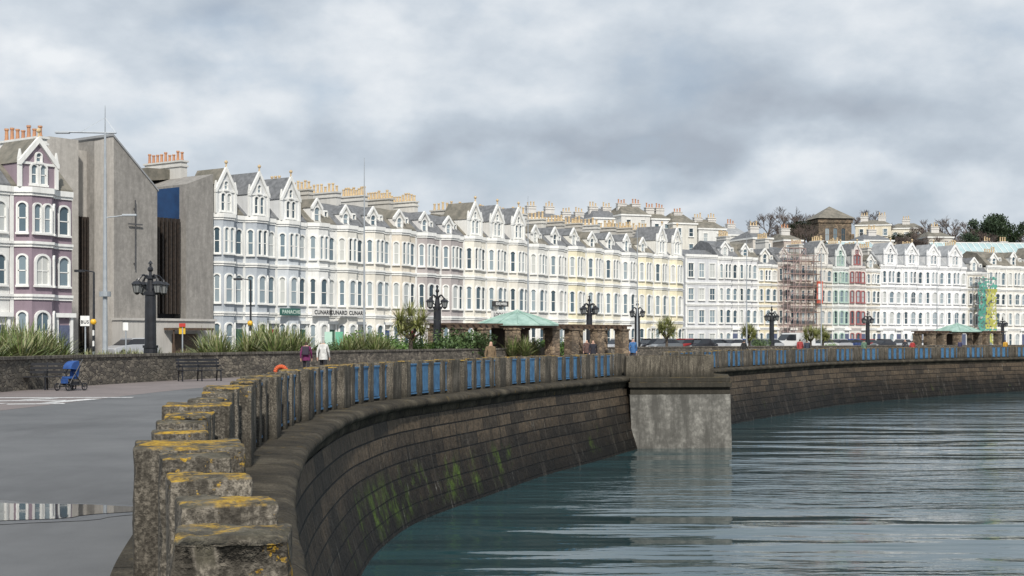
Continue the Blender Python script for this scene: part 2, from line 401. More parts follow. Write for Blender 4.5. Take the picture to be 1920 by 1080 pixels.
def pan():
    mb=MB(); mb.box(-.02,.02,-.5,.5,.14,.88); 
    for z in (.1,.90): mb.box(-.04,.04,-.5,.5,z-.02,z+.02)
    return mb.mesh('railing_panel',[blue])
panm=pan()
s7=B.s_at_y(7.75); per=5.0; OFF=[0,1.30,2.25,3.22,4.22]
sb0=B.s_at_y(62.6); sb1=B.s_at_y(69)
LB='weathered grey concrete baluster with orange lichen on its top'
items=[]
for k in range(-2,60):
    for j,o in enumerate(OFF):
        t=s7+k*per+o
        if B.at(t)[0].y<3.5 or t>B.L-5 or sb0<t<sb1: continue
        items.append((t,j==0))
for n_,(t,isp) in enumerate(items):
    p,T,N=B.at(t); a=math.atan2(T.y,T.x)-math.pi/2+random.uniform(-.02,.02)
    if isp: ob('parapet_pier',random.choice(pier),None,(p.x,p.y,.085),a,'broad weathered concrete pier with yellow lichen on the sea wall','parapet pier','concrete piers along the sea wall')
    else: ob('parapet_block',random.choice(bal),None,(p.x,p.y,.085+random.choice([0,0,-.03,.01])),a,LB,'parapet block','concrete blocks along the sea wall')
    if n_+1<len(items):
        t2,i2=items[n_+1]; e0=t+(.35 if isp else .17); e1=t2-(.35 if i2 else .17)
        if e1-e0<1.4 and p.y>9 and not isp:
            p,T,N=B.at((e0+e1)/2); q=p+N*.085; ob('railing_panel',panm,None,(q.x,q.y,.085),math.atan2(T.y,T.x)-math.pi/2,'blue painted metal panel filling a gap between concrete blocks','railing panel','blue panels between the parapet blocks',scale=(1,e1-e0,1))
# bastion
def offpoly(poly,d):
    out=[];n=len(poly)
    c=Vector((sum(p[0] for p in poly)/n,sum(p[1] for p in poly)/n))
    for p in poly: v=Vector(p)-c; out.append(tuple(c+v*(1+d/v.length)))
    return out
bp=[(5.0,60.35),(9.35,60.9),(10.15,66.8),(8.9,70.5),(4.6,69)]
mb=MB(); n=len(bp); lo=[(x+(.06 if x>6 else .12),y-(.12 if y<62 else 0)) for x,y in bp]
mb.add([(x,y,-3.5) for x,y in lo]+[(x,y,-.66) for x,y in bp],[tuple(range(n))[::-1],tuple(range(n,2*n))]+[(i,(i+1)%n,n+(i+1)%n,n+i) for i in range(n)])
BA=ob('bastion',mb.mesh('bastion',[bastmat]),label='stained patched concrete bastion projecting from the sea wall',cat='bastion')
bcm=concrete('bastion_coping_stone',(.18,.16,.13),.25,20,.5,.5,.6)
mb=MB(); mb.prism(offpoly(bp,-.04),'z',-.66,-.36); mb.prism(offpoly(bp,.12),'z',-.36,-.14); mb.prism(offpoly(bp,.0),'z',-.14,.06)
ob('coping',mb.mesh('coping',[bcm],bevel=.03),BA)
pmat=concrete('parapet_panel_concrete',(.22,.195,.155),.5,30,.5,.55,.5,.6)
mb=MB(); pp=[(4.9,61.1),(8.75,61.65),(9.4,66.4),(8.5,69.2)]
for a,b in zip(pp,pp[1:]):
    a=Vector(a);b=Vector(b);L_=(b-a).length;d=(b-a).normalized();nn=Vector((-d.y,d.x))
    k=2 if L_<4.2 else 3
    for i in range(k):
        u=a+d*(L_*i/k+.015); v=a+d*(L_*(i+1)/k-.015)
        mb.prism([tuple(u),tuple(v),tuple(v+nn*.36),tuple(u+nn*.36)],'z',.05,.98)
    mb.prism([tuple(a+nn*.06),tuple(b+nn*.06),tuple(b+nn*.3),tuple(a+nn*.3)],'z',.055,.95)
ob('parapet',mb.mesh('parapet',[pmat],bevel=.012),BA)
sw=sweep('stone_wall',S,8,S.L,[(.25,0),(.25,1.02),(-.25,1.02),(-.25,0)],rubble,.5,False)
o=ob('stone_wall',sw,label='low rubble stone wall edging the planting beds',cat='stone wall')
cp=sweep('wall_coping',S,8,S.L,[(.30,1.02),(.30,1.12),(-.30,1.12),(-.30,1.02)],concrete('wall_coping_stone',(.24,.22,.19),.15,40),.5,False)
ob('wall_coping',cp,o)
# ---------------------------------------------------------------- houses
def archpts(w,h,arched,n=8):
    if not arched: return [(-w/2,0),(w/2,0),(w/2,h),(-w/2,h)]
    r=w/2; p=[(-r,0),(r,0)]
    for i in range(n+1):
        a=math.pi*i/n; p.append((r*math.cos(a),h-r+r*math.sin(a)))
    return p
_wc={}
def winmesh(w,h,arched,trim,hood=.16):
    k=(round(w,1),round(h,1),arched,trim.name,hood)
    if k in _wc: return _wc[k]
    g=MB(); p=archpts(w,h,arched); g.add([(x,-.03,z) for x,z in p],[tuple(range(len(p)))])
    gm=g.mesh('window',[glass],recalc=False)
    f=MB(); po=[(x*(1+2*hood/w),z*(1+hood/h) if z>0 else 0) for x,z in p]; n=len(p)
    vs=[(x,-.16,z) for x,z in po]+[(x,-.16,z) for x,z in p]+[(x,0.0,z) for x,z in po]+[(x,-.02,z) for x,z in p]
    fs=[]
    for i in range(1,n):
        j=(i+1)%n; fs+=[(i,j,n+j,n+i),(2*n+i,2*n+j,j,i),(n+i,n+j,3*n+j,3*n+i)]
    f.add(vs,fs)
    f.box(-w/2-hood-.04,w/2+hood+.04,-.22,0,-.14,0)
    f.box(-w/2,w/2,-.07,-.031,h*.47,h*.47+.07)
    t=.07
    f.box(-w/2,-w/2+t,-.07,-.031,0,h-(w/2 if arched else 0)); f.box(w/2-t,w/2,-.07,-.031,0,h-(w/2 if arched else 0)); f.box(-w/2+t,w/2-t,-.069,-.031,0,t)
    if w>.95: f.box(-.025,.025,-.068,-.031,t,h*.98)
    fm=f.mesh('frame',[trim])
    _wc[k]=(gm,fm); return _wc[k]
def window(root,x,y,z,w,h,arched=True,rot=0,trim=None,hood=.16):
    gm,fm=winmesh(w,h,arched,trim or trimw,hood)
    o=ob('window',gm,root,(x,y,z),rot); ob('frame',fm,o); return o
potm={}
def potmesh(mat,h=.75):
    k=(mat.name,h)
    if k not in potm:
        m=MB(); m.frus(0,0,0,h*.15,.17,.17,8); m.frus(0,0,h*.15,h*.85,.14,.12,8); m.frus(0,0,h*.85,h,.17,.16,8); potm[k]=m.mesh('chimney_pot',[mat])
    return potm[k]
def chimney(root,x0,x1,y0,y1,z0,z1,mat,n,pm,axis='y'):
    m=MB(); m.box(x0,x1,y0,y1,z0,z1); m.box(x0-.1,x1+.1,y0-.1,y1+.1,z1-.45,z1-.3); m.box(x0-.12,x1+.12,y0-.12,y1+.12,z1,z1+.15)
    c=ob('chimney',m.mesh('chimney',[mat]),root)
    for i in range(n):
        t=(i+.5)/n
        x=(x0+x1)/2 if axis=='y' else x0+(x1-x0)*t; y=y0+(y1-y0)*t if axis=='y' else (y0+y1)/2
        ob('chimney_pot',potmesh(pm,random.choice([.65,.8,.95])),c,(x,y,z1+.15))
doorm={}
def door(root,x,z,col,trim):
    k=tuple(col)
    if k not in doorm:
        m=MB(); m.box(-.5,.5,-.08,0,0,2.2); m.box(-.36,-.06,-.1,-.08,.25,1.0); m.box(.06,.36,-.1,-.08,.25,1.0); m.box(-.36,-.06,-.1,-.08,1.2,2.0); m.box(.06,.36,-.1,-.08,1.2,2.0)
        m2=MB(); m2.box(-.7,-.5,-.2,0,0,2.75); m2.box(.5,.7,-.2,0,0,2.75); m2.box(-.85,.85,-.35,0,2.75,3.05); 
        doorm[k]=(m.mesh('door',[M('door_paint_%d'%len(doorm),col)]),m2.mesh('door_surround',[trimw]))
    d=ob('door',doorm[k][0],root,(x,-.0,z)); ob('door_surround',doorm[k][1],root,(x,0,z))
def house(P,ang,w,col,fl,top='dormer',bay=True,trim=WHITE,label='',chim=None,roofmat=slate,group='terraced houses along the seafront',depth=9,arched=True,potmat=buffpot,gh=4.6,name='terraced_house',cat='house',nwin=3,doorcol=(.1,.12,.2),bd=.9,gcol=None,ftrim=None,stackc=(.60,.59,.56)):
    H=fl[-1]; tm=plaster(trim); wt=plaster(ftrim or trim); wm=plaster(col); gm=plaster(gcol or tuple(a*.35+b*.65 for a,b in zip(col,(.78,.78,.77))))
    root=ob(name,None,None,P,ang,label,cat,group); root.empty_display_size=.5
    e=.004
    m=MB(); m.box(e,w-e,0,depth,0,H)
    bx0=w*.06; bx1=w*.70; cc=(bx1-bx0)*.25
    if bay:
        m.prism([(bx0,.1),(bx0,0),(bx0+cc,-bd),(bx1-cc,-bd),(bx1,0),(bx1,.1)],'z',0,H)
        bc=(bx0+bx1)/2
    else: bc=w/2
    ob('wall',m.mesh('wall',[wm]),root)
    m=MB(); sh=ap=0
    if top=='gable':
        gx0,gx1=(bx0+.15,bx1-.15) if bay else (w*.15,w*.85); gc=(gx0+gx1)/2; gy=-.45 if bay else -.02
        m.prism([(gx0,H+.3),(gx1,H+.3),(gx1,H+gh*.52),(gc,H+gh-.1),(gx0,H+gh*.52)],'y',gy,3)
        sh=H+gh*.52; ap=H+gh
    elif top=='dormer':
        dw=random.choice([.62,.7,.78]); dh=random.choice([-.2,0,.15])
        gx0,gx1=bc-dw,bc+dw; gc=bc; gy=.1
        m.prism([(gx0,H+.3),(gx1,H+.3),(gx1,H+1.7+dh),(gc,H+2.5+dh),(gx0,H+1.7+dh)],'y',gy,2.6)
        x3=(bx1+w)/2 if bay else w*.9
        m.box(x3-.35,x3+.35,.75,2.2,H+.5,H+1.8)
        sh=H+1.7+dh; ap=H+2.6+dh
    if m.v: ob('gable',m.mesh('gable',[gm]),root)
    m=MB()
    for zi,z in enumerate(fl[1:]):
        big=zi==len(fl)-2
        for off,z0,z1 in ((.10,z-.28,z-.08),(.20,z-.08,z+(.30 if big else .10))):
            if bay: poly=[(e,.15),(e,-off),(bx0-off*.5,-off),(bx0+cc-off*.4,-bd-off),(bx1-cc+off*.4,-bd-off),(bx1+off*.5,-off),(w-e,-off),(w-e,.15)]
            else: poly=[(e,.15),(e,-off),(w-e,-off),(w-e,.15)]
            m.prism(poly,'z',z0,z1)
    m.box(e*2,.28,-.06,.05,0,H-.3)
    if top in('gable','dormer'):
        ex=.16; th=.34 if top=='gable' else .2
        m.prism([(gx0-ex,sh-.15),(gx0-ex,sh+th*.4),(gc,ap+th*.5),(gx1+ex,sh+th*.4),(gx1+ex,sh-.15),(gx1,sh-.15),(gc,ap-th*.9),(gx0,sh-.15)],'y',gy-.22,gy+.02)
        if top=='gable':
            m.box(gx0-.1,gx1+.1,gy-.12,gy+.02,sh-.05,sh+.12)
            for xx in (gx0,gx1): m.box(xx-.12,xx+.12,gy-.15,gy+.1,H+.3,sh+.35); m.prism([(xx-.12,sh+.35),(xx+.12,sh+.35),(xx,sh+.95)],'y',gy-.13,gy+.08)
    ob('cornice',m.mesh('cornice',[tm]),root)
    if top=='gable':
        f=MB(); f.frus(gc,gy-.1,ap+.1,ap+.75,.09,.03,6); f.ball((gc,gy-.1,ap+.55),.17); ob('finial',f.mesh('finial',[buffpot]),root)
    m=MB(); rz=H+.3
    if top=='parapet': m.prism([(.3,H-.1),(.3,H+.1),(3,H+1.2),(depth-.5,H+1.2),(depth-.3,H-.1)],'x',e,w-e)
    else: m.prism([(-.15,rz),(-.15,rz+.12),(2.2,rz+2.2),(4.6,rz+2.7),(depth+.1,rz+.3),(depth+.1,rz)],'x',e,w-e)
    if top in('gable','dormer'):
        m.prism([(gx0-.1,sh+.02),(gc,ap+.04),(gx1+.1,sh+.02),(gc,ap-.06)],'y',gy+.03,3.4)
    ob('roof',m.mesh('roof',[roofmat]),root)
    for i in range(len(fl)-1):
        z0=fl[i]; hh=fl[i+1]-z0; wh=hh*.56; wz=z0+hh*.2
        if bay:
            fw=(bx1-bx0-2*cc)
            if i==len(fl)-2 or nwin==4:
                for q in (-.25,.25): window(root,(bx0+bx1)/2+fw*q,-bd,wz,fw*.33,wh,arched,0,wt,.10)
            else: window(root,(bx0+bx1)/2,-bd,wz,min(fw*.62,1.1),wh,arched,0,wt,.14)
            ln=math.hypot(cc,bd); th=math.atan2(bd,cc)
            for sx in (0,1):
                cx=bx0+cc/2 if sx==0 else bx1-cc/2
                window(root,cx,-bd/2,wz,ln*.48,wh,arched,-th if sx==0 else th,wt,.12)
            x2=(bx1+w)/2+.02
            if i==0: door(root,x2,.5,doorcol,tm)
            else: window(root,x2,0,wz,min(.8,(w-bx1)*.6),wh,arched,0,wt,.12)
        else:
            nn=nwin
            for q in range(nn): window(root,w*(q+.5)/nn,0,wz,min(1.15,w/nn*.5),wh*.95,arched,0,wt,.12)
    if top=='gable':
        for q in (-.36,.36): window(root,gc+q,gy,H+.55,.46,gh*.36,True,0,wt,.1)
        window(root,gc,gy,H+gh*.56,.4,gh*.17,True,0,wt,.08)
    if top=='dormer':
        window(root,gc,gy,H+.5,.7,1.25+dh,True,0,wt,.1); window(root,x3,.75,H+.7,.4,.9,False,0,wt,.06)
    if chim:
        n,zc,y0,y1=chim; chimney(root,-.35,.35,y0,y1,H+1,zc,plaster(stackc),n,potmat)
    return root
P0=Vector((-27.7,130)); ANG=math.atan2(.804,.595); T0=Vector((.595,.804)); NI=Vector((-.804,.595))
def fac(s,y=0): return P0+T0*s+NI*y
WH=4.14
GREY=(.40,.435,.475); WHT=(.76,.76,.74); BEI=(.66,.60,.51); MAU=(.40,.365,.36); YEL=(.75,.69,.51); LGR=(.55,.585,.62)
cols=[GREY,GREY,LGR,WHT,(.73,.71,.65),(.72,.69,.62),BEI,MAU,MAU,(.74,.71,.63),(.75,.72,.65),(.73,.70,.63),(.70,.69,.65),(.75,.74,.70),YEL,(.75,.71,.58),(.75,.71,.60),WHT,YEL,(.75,.71,.58),YEL]
names=['grey','grey','pale blue-grey','white','off-white','cream','beige','mauve','mauve','cream','off-white','pale stone','pale grey','white','yellow','pale yellow','pale yellow','white','yellow','pale yellow','yellow']
HO=[0,0,-.1,-.05,-.05,.1,.1,0,0,.15,.15,.15,-.1,-.1,.05,.05,0,-.1,.05,.1,.1]
for i in range(21):
    p=fac(i*WH); tp='gable' if i in(0,1,2,9,10,11,19,20) else 'dormer'
    FL=[0,4.2,8.8,13.0+HO[i]]
    house((p.x,p.y,0),ANG,WH,cols[i],FL,tp,True,WHITE,
      f'{names[i]} painted victorian terraced house with bay windows and {"tall gable" if tp=="gable" else "small dormer"}',
      chim=(9 if i==0 else random.choice([7,8,9]),18.2 if i==0 else random.uniform(16.7,17.1),3.4,(8.6 if i==0 else random.uniform(6.8,8.4))) if i not in (1,2,9) else None,
      gh=4.5 if i<3 else 4.1,stackc=random.choice([(.60,.59,.56),(.50,.48,.44),(.64,.62,.57)]),
      roofmat=slate if i%3 else slate2,potmat=terracotta if i in(0,) else buffpot,doorcol=random.choice([(.05,.08,.2),(.25,.03,.03),(.05,.12,.08),(.6,.6,.6)]))
PP=Vector((-31.1,100.5)); 
q=PP-T0*5.0; PFL=[0,4.7,8.3,11.8]
hp=house((q.x,q.y,0),ANG,5.0,(.26,.20,.24),PFL,'gable',True,WHITE,'mauve painted terraced house with white trim and gable',gh=3.7,roofmat=slate2,gcol=(.29,.23,.27))
chimney(hp,3.9,4.6,2.3,7.0,12.5,16.0,plaster((.72,.72,.70)),7,terracotta)
q=PP-T0*10.2
house((q.x,q.y,0),ANG,5.18,(.70,.70,.68),PFL,'dormer',True,WHITE,'white painted terraced house with bay windows',chim=None)
# ---------------------------------------------------------------- church
CH=ob('church',None,None,(P0.x,P0.y,0),ANG,'modern concrete church with sloping tower, timber slats and cross','church')
def part(name,mats,fn,parent=CH,**k):
    m=MB(); fn(m); return ob(name,m.mesh(name,mats,**k),parent)
part('tower',[churchmat],lambda m:m.prism([(-13,0),(-8.5,0),(-8.5,14.5),(-13,18.5)],'y',-3.1,6))
part('tower_lit_side',[churchlight],lambda m:m.prism([(-3.08,0),(-.6,0),(-.6,18.3),(-3.08,18.52)],'x',-13.06,-12.99))  # thin sheet, its paler colour paints this tower side as sunlit
part('tower_roof',[M('lead_flashing',(.3,.31,.32))],lambda m:m.prism([(-13.15,18.55),(-8.4,14.35),(-8.4,14.5),(-13.15,18.75)],'y',-3.2,6.1))
part('side_wall',[churchmat],lambda m:m.prism([(-3.2,0),(-.02,0),(-.02,16.8),(-3.2,15.6)],'y',-.6,9))
part('slab_wall',[churchlight],lambda m:(m.box(-17.6,-14.8,-.8,7,0,18.2),m.box(-14.8,-13.0,.5,7,11.9,17.6)))
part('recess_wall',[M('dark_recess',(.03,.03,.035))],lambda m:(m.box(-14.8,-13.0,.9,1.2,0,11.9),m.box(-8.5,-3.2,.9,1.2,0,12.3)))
part('blue_panel',[M('deep_blue_cladding',(.015,.055,.15),(.012,.04,.11),1,.5)],lambda m:m.prism([(-8.5,12.3),(-3.2,12.3),(-3.2,15.4),(-8.5,14.5)],'y',.3,.9))
def slats(m):
    for i in range(11): x=-8.2+i*.46; m.box(x,x+.16,-.1,.5,4.0,12.5)
    for i in range(6): x=-14.65+i*.29; m.box(x,x+.12,.1,.7,1.2,12.0)
part('timber_slats',[slatw],slats)
part('back_roof',[slate2],lambda m:m.prism([(-9,15.5),(-.1,16.7),(-.1,17.6),(-3,17.5),(-9,16.4)],'y',5,12))
def cross(m): m.box(-11.01,-10.94,-3.34,-3.27,7.6,13.4); m.box(-11.7,-10.25,-3.36,-3.28,11.32,11.42); m.box(-11.0,-10.95,-3.27,-3.1,8,8.15); m.box(-11.0,-10.95,-3.27,-3.1,12.6,12.75)
part('cross',[darkgrey],cross)
part('entrance_block',[plaster((.50,.48,.45))],lambda m:(m.box(-13.2,-3.2,-4.4,-3.12,0,3.3),m.box(-8.48,-3.2,-3.1,-.62,0,3.3),m.box(-13.3,-3.1,-4.55,-3.11,3.3,3.5)))
part('entrance_canopy',[wood],lambda m:(m.box(-9,-4.5,-5.8,-4.56,2.5,2.7),m.box(-8.9,-8.8,-5.7,-5.6,0,2.5),m.box(-4.7,-4.6,-5.7,-5.6,0,2.5),m.box(-8,-5.2,-4.48,-4.41,0,2.2)))
# ---------------------------------------------------------------- second terrace
P1=Vector((26.2,215)); T1=Vector((.885,.466)).normalized(); A1=math.atan2(T1.y,T1.x)
def s1(x):
    k=(x-960)/F; return (k*P1.y-P1.x)/(T1.x-k*T1.y)
BW=(.82,.82,.82)
specs=[(1285,1345,(.60,.61,.63),'parapet',False,WHITE,14.4,'pale grey plain fronted hotel',None),
(1345,1383,(.64,.64,.65),'dormer',True,WHITE,14.2,'pale grey hotel with arched windows',None),(1383,1420,(.64,.64,.65),'dormer',True,WHITE,14.2,'pale grey hotel with arched windows',None),
(1420,1457,(.70,.63,.47),'dormer',True,WHITE,13.2,'pale yellow terraced house with bay',None),
(1457,1490,(.50,.42,.38),'dormer',True,(.60,.56,.52),13.6,'pinkish brick house behind scaffolding',None),(1490,1521,(.50,.43,.37),'parapet',False,(.60,.56,.52),14.6,'brown brick house behind scaffolding',None),
(1521,1560,(.62,.58,.50),'gable',True,(.68,.66,.62),13.5,'cream terraced house with gable',None),
(1560,1591,(.70,.71,.69),'gable',True,(.70,.72,.70),13.2,'white terraced house with green window trim',(.42,.54,.48)),
(1591,1622,(.68,.66,.62),'gable',True,(.66,.62,.59),13.4,'cream terraced house with maroon window trim',(.34,.13,.13)),
(1622,1650,(.64,.60,.52),'dormer',True,WHITE,13,'cream terraced house with dormer',None),
(1650,1690,BW,'gable',True,BW,13.8,'bright white gabled seafront hotel',None),(1690,1731,BW,'gable',True,BW,13.8,'bright white gabled seafront hotel',None),
(1731,1771,BW,'gable',True,BW,13.8,'bright white gabled seafront hotel',None),(1771,1812,BW,'gable',True,BW,13.8,'bright white gabled seafront hotel',None),
(1812,1850,(.62,.58,.50),'dormer',True,WHITE,13,'cream house wrapped in scaffold netting',None),
(1850,1886,(.73,.71,.66),'dormer',True,WHITE,14.2,'white terraced house with ornate bays',None),(1886,1924,(.73,.71,.66),'dormer',True,WHITE,14.2,'white terraced house with ornate bays',None),(1924,1960,(.74,.74,.72),'gable',True,WHITE,14,'white terraced house with tall gable',None)]
for i,(x0,x1,c,tp,by,tr,H,lb,ft) in enumerate(specs):
    a=s1(x0);b=s1(x1); p=P1+T1*a
    house((p.x,p.y,0),A1,b-a,c,[0,3.6,7.1,10.4,H],tp,by,tr,lb,chim=(5,random.uniform(16.8,17.8),2.5,5) if i%2==0 or i in (7,9) else None,gh=3.9,
       roofmat=palelead if 10<=i<=13 else random.choice([slate,slate2]),nwin=3,bd=.75,arched=not(i in(0,5)),ftrim=ft)
# ---------------------------------------------------------------- hill and hillside buildings
hm=MB(); nx,ny=70,40; vs=[]
def sm(t): t=max(0,min(1,t)); return t*t*(3-2*t)
def hz(x,y):
    return 24.5*sm((y-262-(max(0,-x))*.1)/70)*sm((x+120)/80)+1.5*math.sin(x*.05)+1.2*math.sin(y*.04+x*.02)-1.5
for j in range(ny+1):
    for i in range(nx+1):
        x=-150+i*14; y=258+j*14 if j<20 else 258+20*14+(j-20)*60
        vs.append((x,y,hz(x,y)))
hm.add(vs,[(j*(nx+1)+i,j*(nx+1)+i+1,(j+1)*(nx+1)+i+1,(j+1)*(nx+1)+i) for j in range(ny) for i in range(nx)])
ob('hill',hm.mesh('hill',[hillmat],smooth=True),label='scrub covered hill rising behind the terraces',kind='structure',cat='hill')
def block(px0,px1,d,ytop,col,ang=.35,floors=4,chim=2,dep=10,lab='white rendered townhouse on the hillside',pm=buffpot,rm=palelead,rh=1.7):
    X0=PX(px0,d); X1=PX(px1,d); w=(X1-X0)/math.cos(ang)*.98; zt=EYE+(638-ytop)*d/F; zb=zt-3.1*floors
    root=ob('townhouse',None,None,(X0,d,0),ang,lab,'house','houses on the hill behind')
    ob('wall',(lambda m:(m.box(0,w,0,dep,min(zb-6,0),zt),m)[1])(MB()).mesh('wall',[plaster(col)]),root)
    m=MB(); m.box(-.2,w+.2,-.2,dep+.2,zt,zt+.3); ob('cornice',m.mesh('cornice',[trimw]),root)
    m=MB()
    m.add([(0,0,zt+.3),(w,0,zt+.3),(w,dep,zt+.3),(0,dep,zt+.3),(w*.25,dep*.4,zt+rh),(w*.75,dep*.4,zt+rh)],[(0,1,5,4),(1,2,5),(2,3,4,5),(3,0,4)])
    ob('roof',m.mesh('roof',[rm]),root)
    nn=max(2,int(w/2.4))
    for f in range(floors):
        for q in range(nn): window(root,w*(q+.5)/nn,0,zt-3.1*(f+1)+.7,.95,1.6,False,0,trimw,.12)
    for c in range(chim):
        x=w*(c+.5)/chim; chimney(root,x-.9,x+.9,3,3.9,zt,zt+2.6,plaster((.62,.60,.57)),3,pm,'x')
for a in [(1062,1112,275,420,(.62,.62,.60)),(1112,1165,279,410,(.70,.70,.69)),(1165,1222,278,404,(.68,.67,.64)),(1222,1262,282,412,(.70,.70,.70)),(1262,1310,281,420,(.66,.64,.58)),(1310,1365,286,430,(.72,.72,.70)),(1365,1408,290,442,(.66,.65,.62))]:
    block(*a,floors=4,chim=random.choice([1,2]),rm=random.choice([slate,slate2,palelead]),rh=random.uniform(1.8,2.6),pm=random.choice([buffpot,terracotta]))
block(990,1062,262,410,(.58,.58,.57),floors=3,chim=2,rm=slate)
block(1604,1668,345,424,(.70,.64,.51),ang=-.25,floors=3,lab='cream villa on the hilltop',chim=2,rm=slate2)
block(1668,1728,350,430,(.68,.64,.54),ang=-.25,floors=3,lab='cream villa on the hilltop',chim=1,rm=slate2)
block(1412,1452,262,448,(.56,.52,.47),floors=3,chim=1,rm=slate); block(1856,1925,300,474,(.62,.59,.53),floors=3,chim=2)
block(1740,1790,312,446,(.55,.52,.47),ang=.1,floors=2,chim=1,rm=slate2,lab='small rendered house among the trees'); block(1620,1680,300,452,(.58,.54,.48),ang=.2,floors=2,chim=1,rm=slate,lab='small rendered house among the trees')
block(1470,1508,268,452,(.48,.42,.37),ang=.3,floors=3,chim=1,rm=slate2,pm=terracotta,lab='brown rendered townhouse on the hillside')
d=330; X=PX(1555,d)
TW=ob('stone_tower',None,None,(X,d,0),.12,'square brown stone church tower with pyramid roof','tower')
part('wall',[brownstone],lambda m:(m.box(-3.9,3.9,-3.9,3.9,5,29.6),m.box(-4.15,4.15,-4.15,4.15,28.6,29.4),m.box(-4.4,-3.5,-4.4,-3.5,5,26),m.box(3.5,4.4,-4.4,-3.5,5,26)),TW)
part('roof',[slate2],lambda m:m.add([(-4.6,-4.6,29.6),(4.6,-4.6,29.6),(4.6,4.6,29.6),(-4.6,4.6,29.6),(0,0,32.7)],[(0,1,4),(1,2,4),(2,3,4),(3,0,4),(0,3,2,1)]),TW)
for q in (-1.9,0,1.9): window(TW,q,-3.9,24.4,1.0,3.0,True,0,plaster((.2,.15,.11)),.1)
gr=M('pale_green_glass_roof',(.42,.53,.54),(.32,.44,.45),.6,.15)
def glassroof(px0,px1,d,y0,y1):
    X0,X1=PX(px0,d),PX(px1,d); za=EYE+(638-y0)*d/F; zb=EYE+(638-y1)*d/F
    r=ob('glasshouse',None,None,(X0,d,0),.1,'long building with pale glazed pitched roof','glasshouse')
    w=X1-X0
    part('roof',[gr],lambda m:m.prism([(0,zb),(5,za),(10,zb)],'x',0,w),r)
    def bars(m):
        n=int(w/1.2)
        for i in range(n+1): x=w*i/n; m.tube((x,-.05,zb+.03),(x,5,za+.06),.07,n=4)
        m.tube((0,5,za+.08),(w,5,za+.08),.12,n=4); m.tube((0,-.05,zb),(w,-.05,zb),.12,n=4)
    part('glazing_bars',[trimw],bars,r)
    part('wall',[plaster((.55,.55,.52))],lambda m:m.box(0,w,.1,9.9,0,zb-.05),r)
glassroof(1762,1990,272,452,484); glassroof(1565,1650,272,450,468)
# ---------------------------------------------------------------- trees
def bare_tree(seed,H=9,spread=.55,depth=6):
    rnd=random.Random(seed); tr=MB(); cr=MB()
    def rec(p,d,L,r,k):
        q=p+d*L; (tr if k>=depth-1 else cr).tube(p,q,r,r*.68,4 if k>2 else 3)
        if k==0: return
        for i in range(3):
            nd=(d+Vector((rnd.uniform(-1,1),rnd.uniform(-1,1),rnd.uniform(-.35,.7)))*spread*1.25).normalized()
            rec(q if i<2 else p.lerp(q,.6),nd,L*rnd.uniform(.62,.85),max(r*.62,.022),k-1)
    rec(Vector((0,0,0)),Vector((0,0,1)),H*.22,H*.022,depth)
    return tr.mesh('trunk',[bark],recalc=False),cr.mesh('crown',[twig],recalc=False)
bts=[bare_tree(i,9) for i in (3,5,8)]
me_h={}
def tree_at(name,meshes,px,d,ztop,h,lab,grp):
    X=PX(px,d); r=ob(name,None,None,(X,d,ztop-h),random.uniform(0,6),lab,'tree',grp)
    for nm,me in zip(('trunk','crown'),meshes): ob(nm,me,r,scale=h/me_h[meshes[0].name])
    return r
for t in bts: me_h[t[0].name]=max(v.co.z for v in t[1].vertices)
tl=[(1440,345,396,8),(1470,340,386,9.5),(1495,345,388,9),(1515,350,400,8),(1420,350,405,7),(1612,360,396,7),(1635,365,392,8),(1735,335,410,9),(1760,340,403,10),(1785,335,407,9),(1812,340,415,9),(1835,330,420,8),(1720,330,422,7),(1750,325,424,7),(1775,322,428,8),(1800,320,428,8),(1660,350,412,6)]
rt=random.Random(12)
for k in range(22): tl.append((rt.uniform(1690,1930),rt.uniform(300,325),rt.uniform(432,455),rt.uniform(5.5,8)))
for k in range(12): tl.append((rt.uniform(1412,1530),rt.uniform(300,330),rt.uniform(410,442),rt.uniform(5,7.5)))
for k in range(6): tl.append((rt.uniform(1590,1640),rt.uniform(310,330),rt.uniform(430,448),rt.uniform(5,7)))
for i,(px,d,yt,h) in enumerate(tl):
    tree_at('bare_tree',bts[i%3],px,d,EYE+(638-yt)*d/F,h,'leafless brown tree on the hillside','bare trees on the hill')
def leafy(seed,H,W,n,leaf,mat):
    rnd=random.Random(seed); tr=MB(); cr=MB()
    tr.tube((0,0,0),(0.1,0,H*.55),H*.03,H*.015,6)
    cl=[]
    for i in range(16):
        a=rnd.uniform(0,6.28); z=rnd.uniform(.35,.95)*H; rr=W*.5*rnd.uniform(.2,1)*math.sin(math.pi*min(1,(1.12-z/H)*1.1+.1))
        c=Vector((rr*math.cos(a),rr*math.sin(a),z)); cl.append((c,rnd.uniform(.12,.22)*W)); tr.tube((0,0,z*.6),c,H*.012,H*.004,4)
    for i in range(n):
        c,r=rnd.choice(cl); v=Vector((rnd.gauss(0,1),rnd.gauss(0,1),rnd.gauss(0,.7))); v=v.normalized()*r*rnd.uniform(.5,1.25)
        p=c+v; u=Vector((rnd.gauss(0,1),rnd.gauss(0,1),rnd.gauss(0,1))).normalized(); w=u.orthogonal().normalized()
        s=leaf*rnd.uniform(.6,1.4); cr.add([p-u*s,p+w*s*.5,p+u*s,p-w*s*.5],[(0,1,2,3)])
    return tr.mesh('trunk',[bark],recalc=False),cr.mesh('crown',[mat],recalc=False)
ev=[leafy(i,9,9,3200,.28,pineleaf) for i in (1,2)]
for t in ev: me_h[t[0].name]=9.
